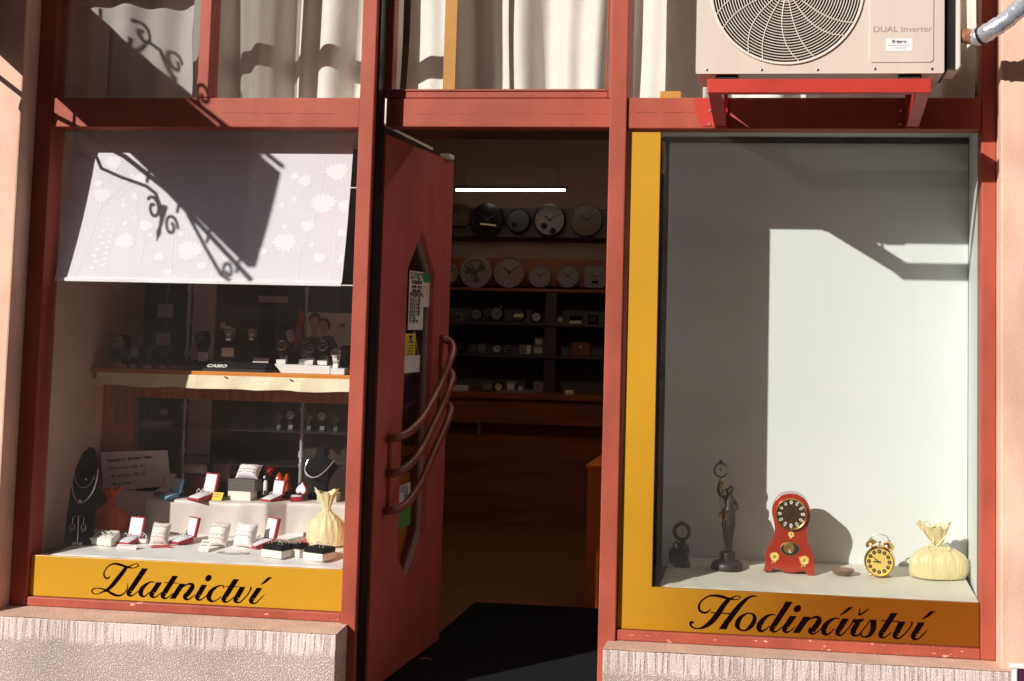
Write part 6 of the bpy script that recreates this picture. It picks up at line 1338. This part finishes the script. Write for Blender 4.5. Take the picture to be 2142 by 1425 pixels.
# white tray of watches
tx0, tx1 = at(573, 770, .49).x, at(690, 770, .49).x; t = thing('watch_tray', 'white sloping tray under the row of leather strapped watches', 'tray', ((tx0+tx1)/2, .49, zs+.0006)); W3 = (tx1-tx0)/2
b = MB(); b.prism([(-W3+.03,0),(W3,0),(W3,.032),(-W3,.034)], 0, .10); b.build('tray', WHITEP, t, bevel=.002)
def traywatch(label, px, dy, hp_, case, face, strap):
    w = watch(label, px, 770, hp_, .49+dy, case, face, strap, WHITEP, PAPER); w.location.z = zs+.0355; w['group'] = 'watches on the white tray'; return w
LEATH = mat('brown_leather', (.10,.055,.03), .5, var=.15)
traywatch('black watch with a gold edge at the left of the white tray', 592, .035, 52, GOLD, DFACE, BLACK)
traywatch('tall black watch with a tan strap behind the middle of the tray', 640, .075, 58, BLACK, DFACE, LEATH)
traywatch('black watch with a broad gold band, middle of the white tray', 650, .03, 46, BRASS, DFACE, LEATH)
traywatch('dark watch with a gold trimmed band, right on the white tray', 678, .05, 54, STEEL, DFACE, BLACK)
p = at(704, 779, .47); p = Vector((p.x, .475, zs+.0006)); k = mpp(p); t = thing('white_stand', 'white block at the right end of the shelf', 'display block', p); box(-14*k, 16*k, 0, .06, 0, 13*k).build('block', WHITEP, t, bevel=.002)
w = watch('white watch with a pinkish dial on the white block', 703, 770, 42, .50, SILVER, mat('pink_dial', (.62,.35,.45), .4), WHITEP, WHITEP); w.location.z = zs+13*k+.0012
watch('black watch at the far right end of the shelf', 722, 770, 62, .56, BLACK, DFACE, BLACK, BLACK)
watch('silver bracelet watch standing high before the poster', 609, 712, 40, .66, SILVER, WFACE, SILVER, BLACK).location.z = zs+.095
q = at(609, 740, .66); k = mpp(q); t = thing('watch_block', 'tall black block under the silver bracelet watch', 'display block', (q.x, .66, zs+.0006)); box(-12*k, 12*k, -.016, .02, 0, .0935).build('block', BLACK, t, bevel=.001)
# red acrylic wedge and clamp post
t = thing('red_wedge', 'tall red acrylic wedge standing beside the poster', 'display wedge', (at(620, 740, .74).x, .74, zs+.0006)); k = mpp(at(620,740,.74))
b = MB(); b.prism([(-18*k,0),(0,0),(14*k,110*k),(4*k,132*k)], 0, .012); b.build('wedge', REDPOP, t, bevel=.001)
# poster of a couple
Yp = .70; c0, c1 = at(638, 763, Yp), at(738, 656, Yp); t = thing('poster', 'advertising poster of a man and a woman leaning together, right on the shelf', 'poster', ((c0.x+c1.x)/2, Yp, zs+.0006)); W4 = (c1.x-c0.x)/2; H4 = c1.z-zs
box(-W4, W4, 0, .004, 0, H4).build('board', mat('pale_poster', (.92,.83,.79), .6), t)
k = mpp(c0)
def ps(px, py): q = at(px, py, Yp); return (q.x-(c0.x+c1.x)/2, q.z-zs)
def blob(name, pts, m, d): b = MB(); b.prism([ps(*q) for q in pts], -.0006-d, -.0002-d+.0004); b.build(name, m, t)
def oval(px, py, rx, ry, a=0, n=22): return [(px+rx*math.cos(2*PI*i/n)*math.cos(a)-ry*math.sin(2*PI*i/n)*math.sin(a), py+rx*math.cos(2*PI*i/n)*math.sin(a)+ry*math.sin(2*PI*i/n)*math.cos(a)) for i in range(n)]
blob('man_shirt', [(640,712),(652,702),(668,705),(676,722),(676,752),(642,752)], GREYCL, .0)
blob('man_hair', oval(659, 668, 12.5, 13.5), HAIRD, .0002); blob('man_neck', [(650,690),(664,690),(668,706),(654,706)], SKINP, .0004); blob('man_face', oval(658, 677, 10, 14, .25), SKINP, .0009)
blob('woman_shirt', [(672,705),(684,700),(698,706),(708,728),(710,756),(670,756)], BLUECL, .0006)
blob('woman_hair', oval(679, 680, 12.5, 14.5), HAIRB, .0012); blob('woman_neck', [(674,692),(685,692),(688,703),(672,704)], SKINP, .0015); blob('woman_face', oval(677, 684, 9.5, 13, -.1), SKINP, .0018)
b = MB()
for (ex, ey, s_) in ((654,675,1),(662,674,1),(673,683,1),(681,682,1)): b.prism([ps(*q) for q in oval(ex, ey, 1.7, .8)], -.0029, -.0026)
for (ex, ey) in ((659,685),(678,691)): b.prism([ps(*q) for q in oval(ex, ey, 2.6, .8)], -.0029, -.0026)
b.build('features', HAIRB, t)
x_, z_ = ps(708, 684); text_mesh('poster_lettering', 'LEE', .0185, (x_, -.0008, z_), DARKTXT, t, bold=.001, sx=1.0); x_, z_ = ps(722, 693); text_mesh('poster_lettering', 'L', .011, (x_, -.0008, z_), REDP, t, bold=.0006)
# faint watches on the glass shelves below
zg = at(500, 895, .75).z + .0065
for i, (px, hp_) in enumerate(((300,38),(345,36),(585,34),(610,40),(648,36),(676,40),(704,34))):
    labs = ['faint watch at the left of the dark glass shelf behind the oval tray', 'faint watch left of the pale strip on the glass shelf', 'faint watch right of the pale strip, first on the glass shelf', 'faint steel watch second right of the pale strip', 'faint watch just right of the chrome upright on the glass shelf', 'faint watch with a pale dial near the right end of the glass shelf', 'last faint watch at the right end of the glass shelf']
    w = watch(labs[i], px, 880, hp_, .70, STEEL, WFACE if i % 2 else DFACE, BLACK, BLACK); w.location.z = zg; w['group'] = 'watches on the dark glass shelf'; w.location.x = at(px, 880, .70).x
a = at(322, 848, .66); k = mpp(a); t = thing('oval_tray', 'dark tray with a pale rim on the glass shelf below the wooden shelf', 'tray', (a.x, .68, zg)); b = MB(); b.lathe([(0,0),(34*k,0),(40*k,10*k),(38*k,10*k),(32*k,2*k),(0,2*k)], 30, (0,0,0), 'z', 0, None, 1, .7); b.build('tray', WGREY, t, smooth=True)

# ================================================================== STREET OPPOSITE (only seen as reflections in the panes)
def opposite(x0, x1, hgt, label, m):
    t = thing('street_building', label, 'building', (x0, -11.0, -0.15)); w = x1-x0
    box(0, w, -6, 0, 0, hgt).build('wall', m, t)
    b = MB()
    nx = max(2, int(w/2.2)); nz = max(1, int(hgt/3.0))
    for i in range(nx):
        for j in range(nz):
            f = box((i+.28)*w/nx, (i+.72)*w/nx, .002, .05, .9+j*3.0, 2.5+j*3.0).build('window', OPPD, t)
            box((i+.24)*w/nx, (i+.76)*w/nx, .002, .12, .78+j*3.0, .895+j*3.0).build('sill', LEDGE, t)
    box(-.1, w+.1, -6, .25, hgt+.001, hgt+.3).build('cornice', LEDGE, t)
opposite(-4.7, 1.2, 13, 'brown rendered building across the street', OPPW)
opposite(-24, -4.9, 5.4, 'low brown house across the street', OPPW)
opposite(1.21, 22, 15, 'taller building across the street', mat('grey_street_facade', (.26,.24,.22), .85))

# ================================================================== LIGHT, SKY, CAMERA
SUN = Vector((0.75, 1.0, -0.60)).normalized()
sun = bpy.data.lights.new('sun', 'SUN'); sun.energy = 5.3; sun.angle = R(0.5); sun.color = (1.0, 0.955, 0.89)
so = bpy.data.objects.new('sun', sun); C.objects.link(so); so.rotation_euler = SUN.to_track_quat('-Z', 'Y').to_euler(); so.location = (-3, -5, 6)
w = bpy.data.worlds.new('World'); scene.world = w; w.use_nodes = True
bg = w.node_tree.nodes['Background']; sky = w.node_tree.nodes.new('ShaderNodeTexSky'); sky.sky_type = 'NISHITA'; sky.sun_disc = False
sky.sun_elevation = math.asin(-SUN.z); sky.sun_rotation = math.atan2(-SUN.x, -SUN.y)
w.node_tree.links.new(sky.outputs[0], bg.inputs['Color']); bg.inputs['Strength'].default_value = 0.065
cam = bpy.data.cameras.new('camera'); co = bpy.data.objects.new('camera', cam); C.objects.link(co); scene.camera = co
cam.sensor_width = 36; cam.lens = FPX/2142*36; cam.shift_x = (1071-CX)/2142; cam.shift_y = (CY-712.5)/2142; cam.clip_end = 500; cam.clip_start = 0.05
r0, r1, r2 = CAM_M
co.matrix_world = Matrix(((r0[0], -r1[0], -r2[0], CAM_T.x), (r0[1], -r1[1], -r2[1], CAM_T.y), (r0[2], -r1[2], -r2[2], CAM_T.z), (0, 0, 0, 1)))
scene.view_settings.view_transform = 'Standard'; scene.view_settings.look = 'None'; scene.view_settings.exposure = 0
scene.render.resolution_x = 1024; scene.render.resolution_y = 681
scene.cycles.use_denoising = True
scene.cycles.max_bounces = 8; scene.cycles.transparent_max_bounces = 16
scene.cycles.sample_clamp_indirect = 6.0
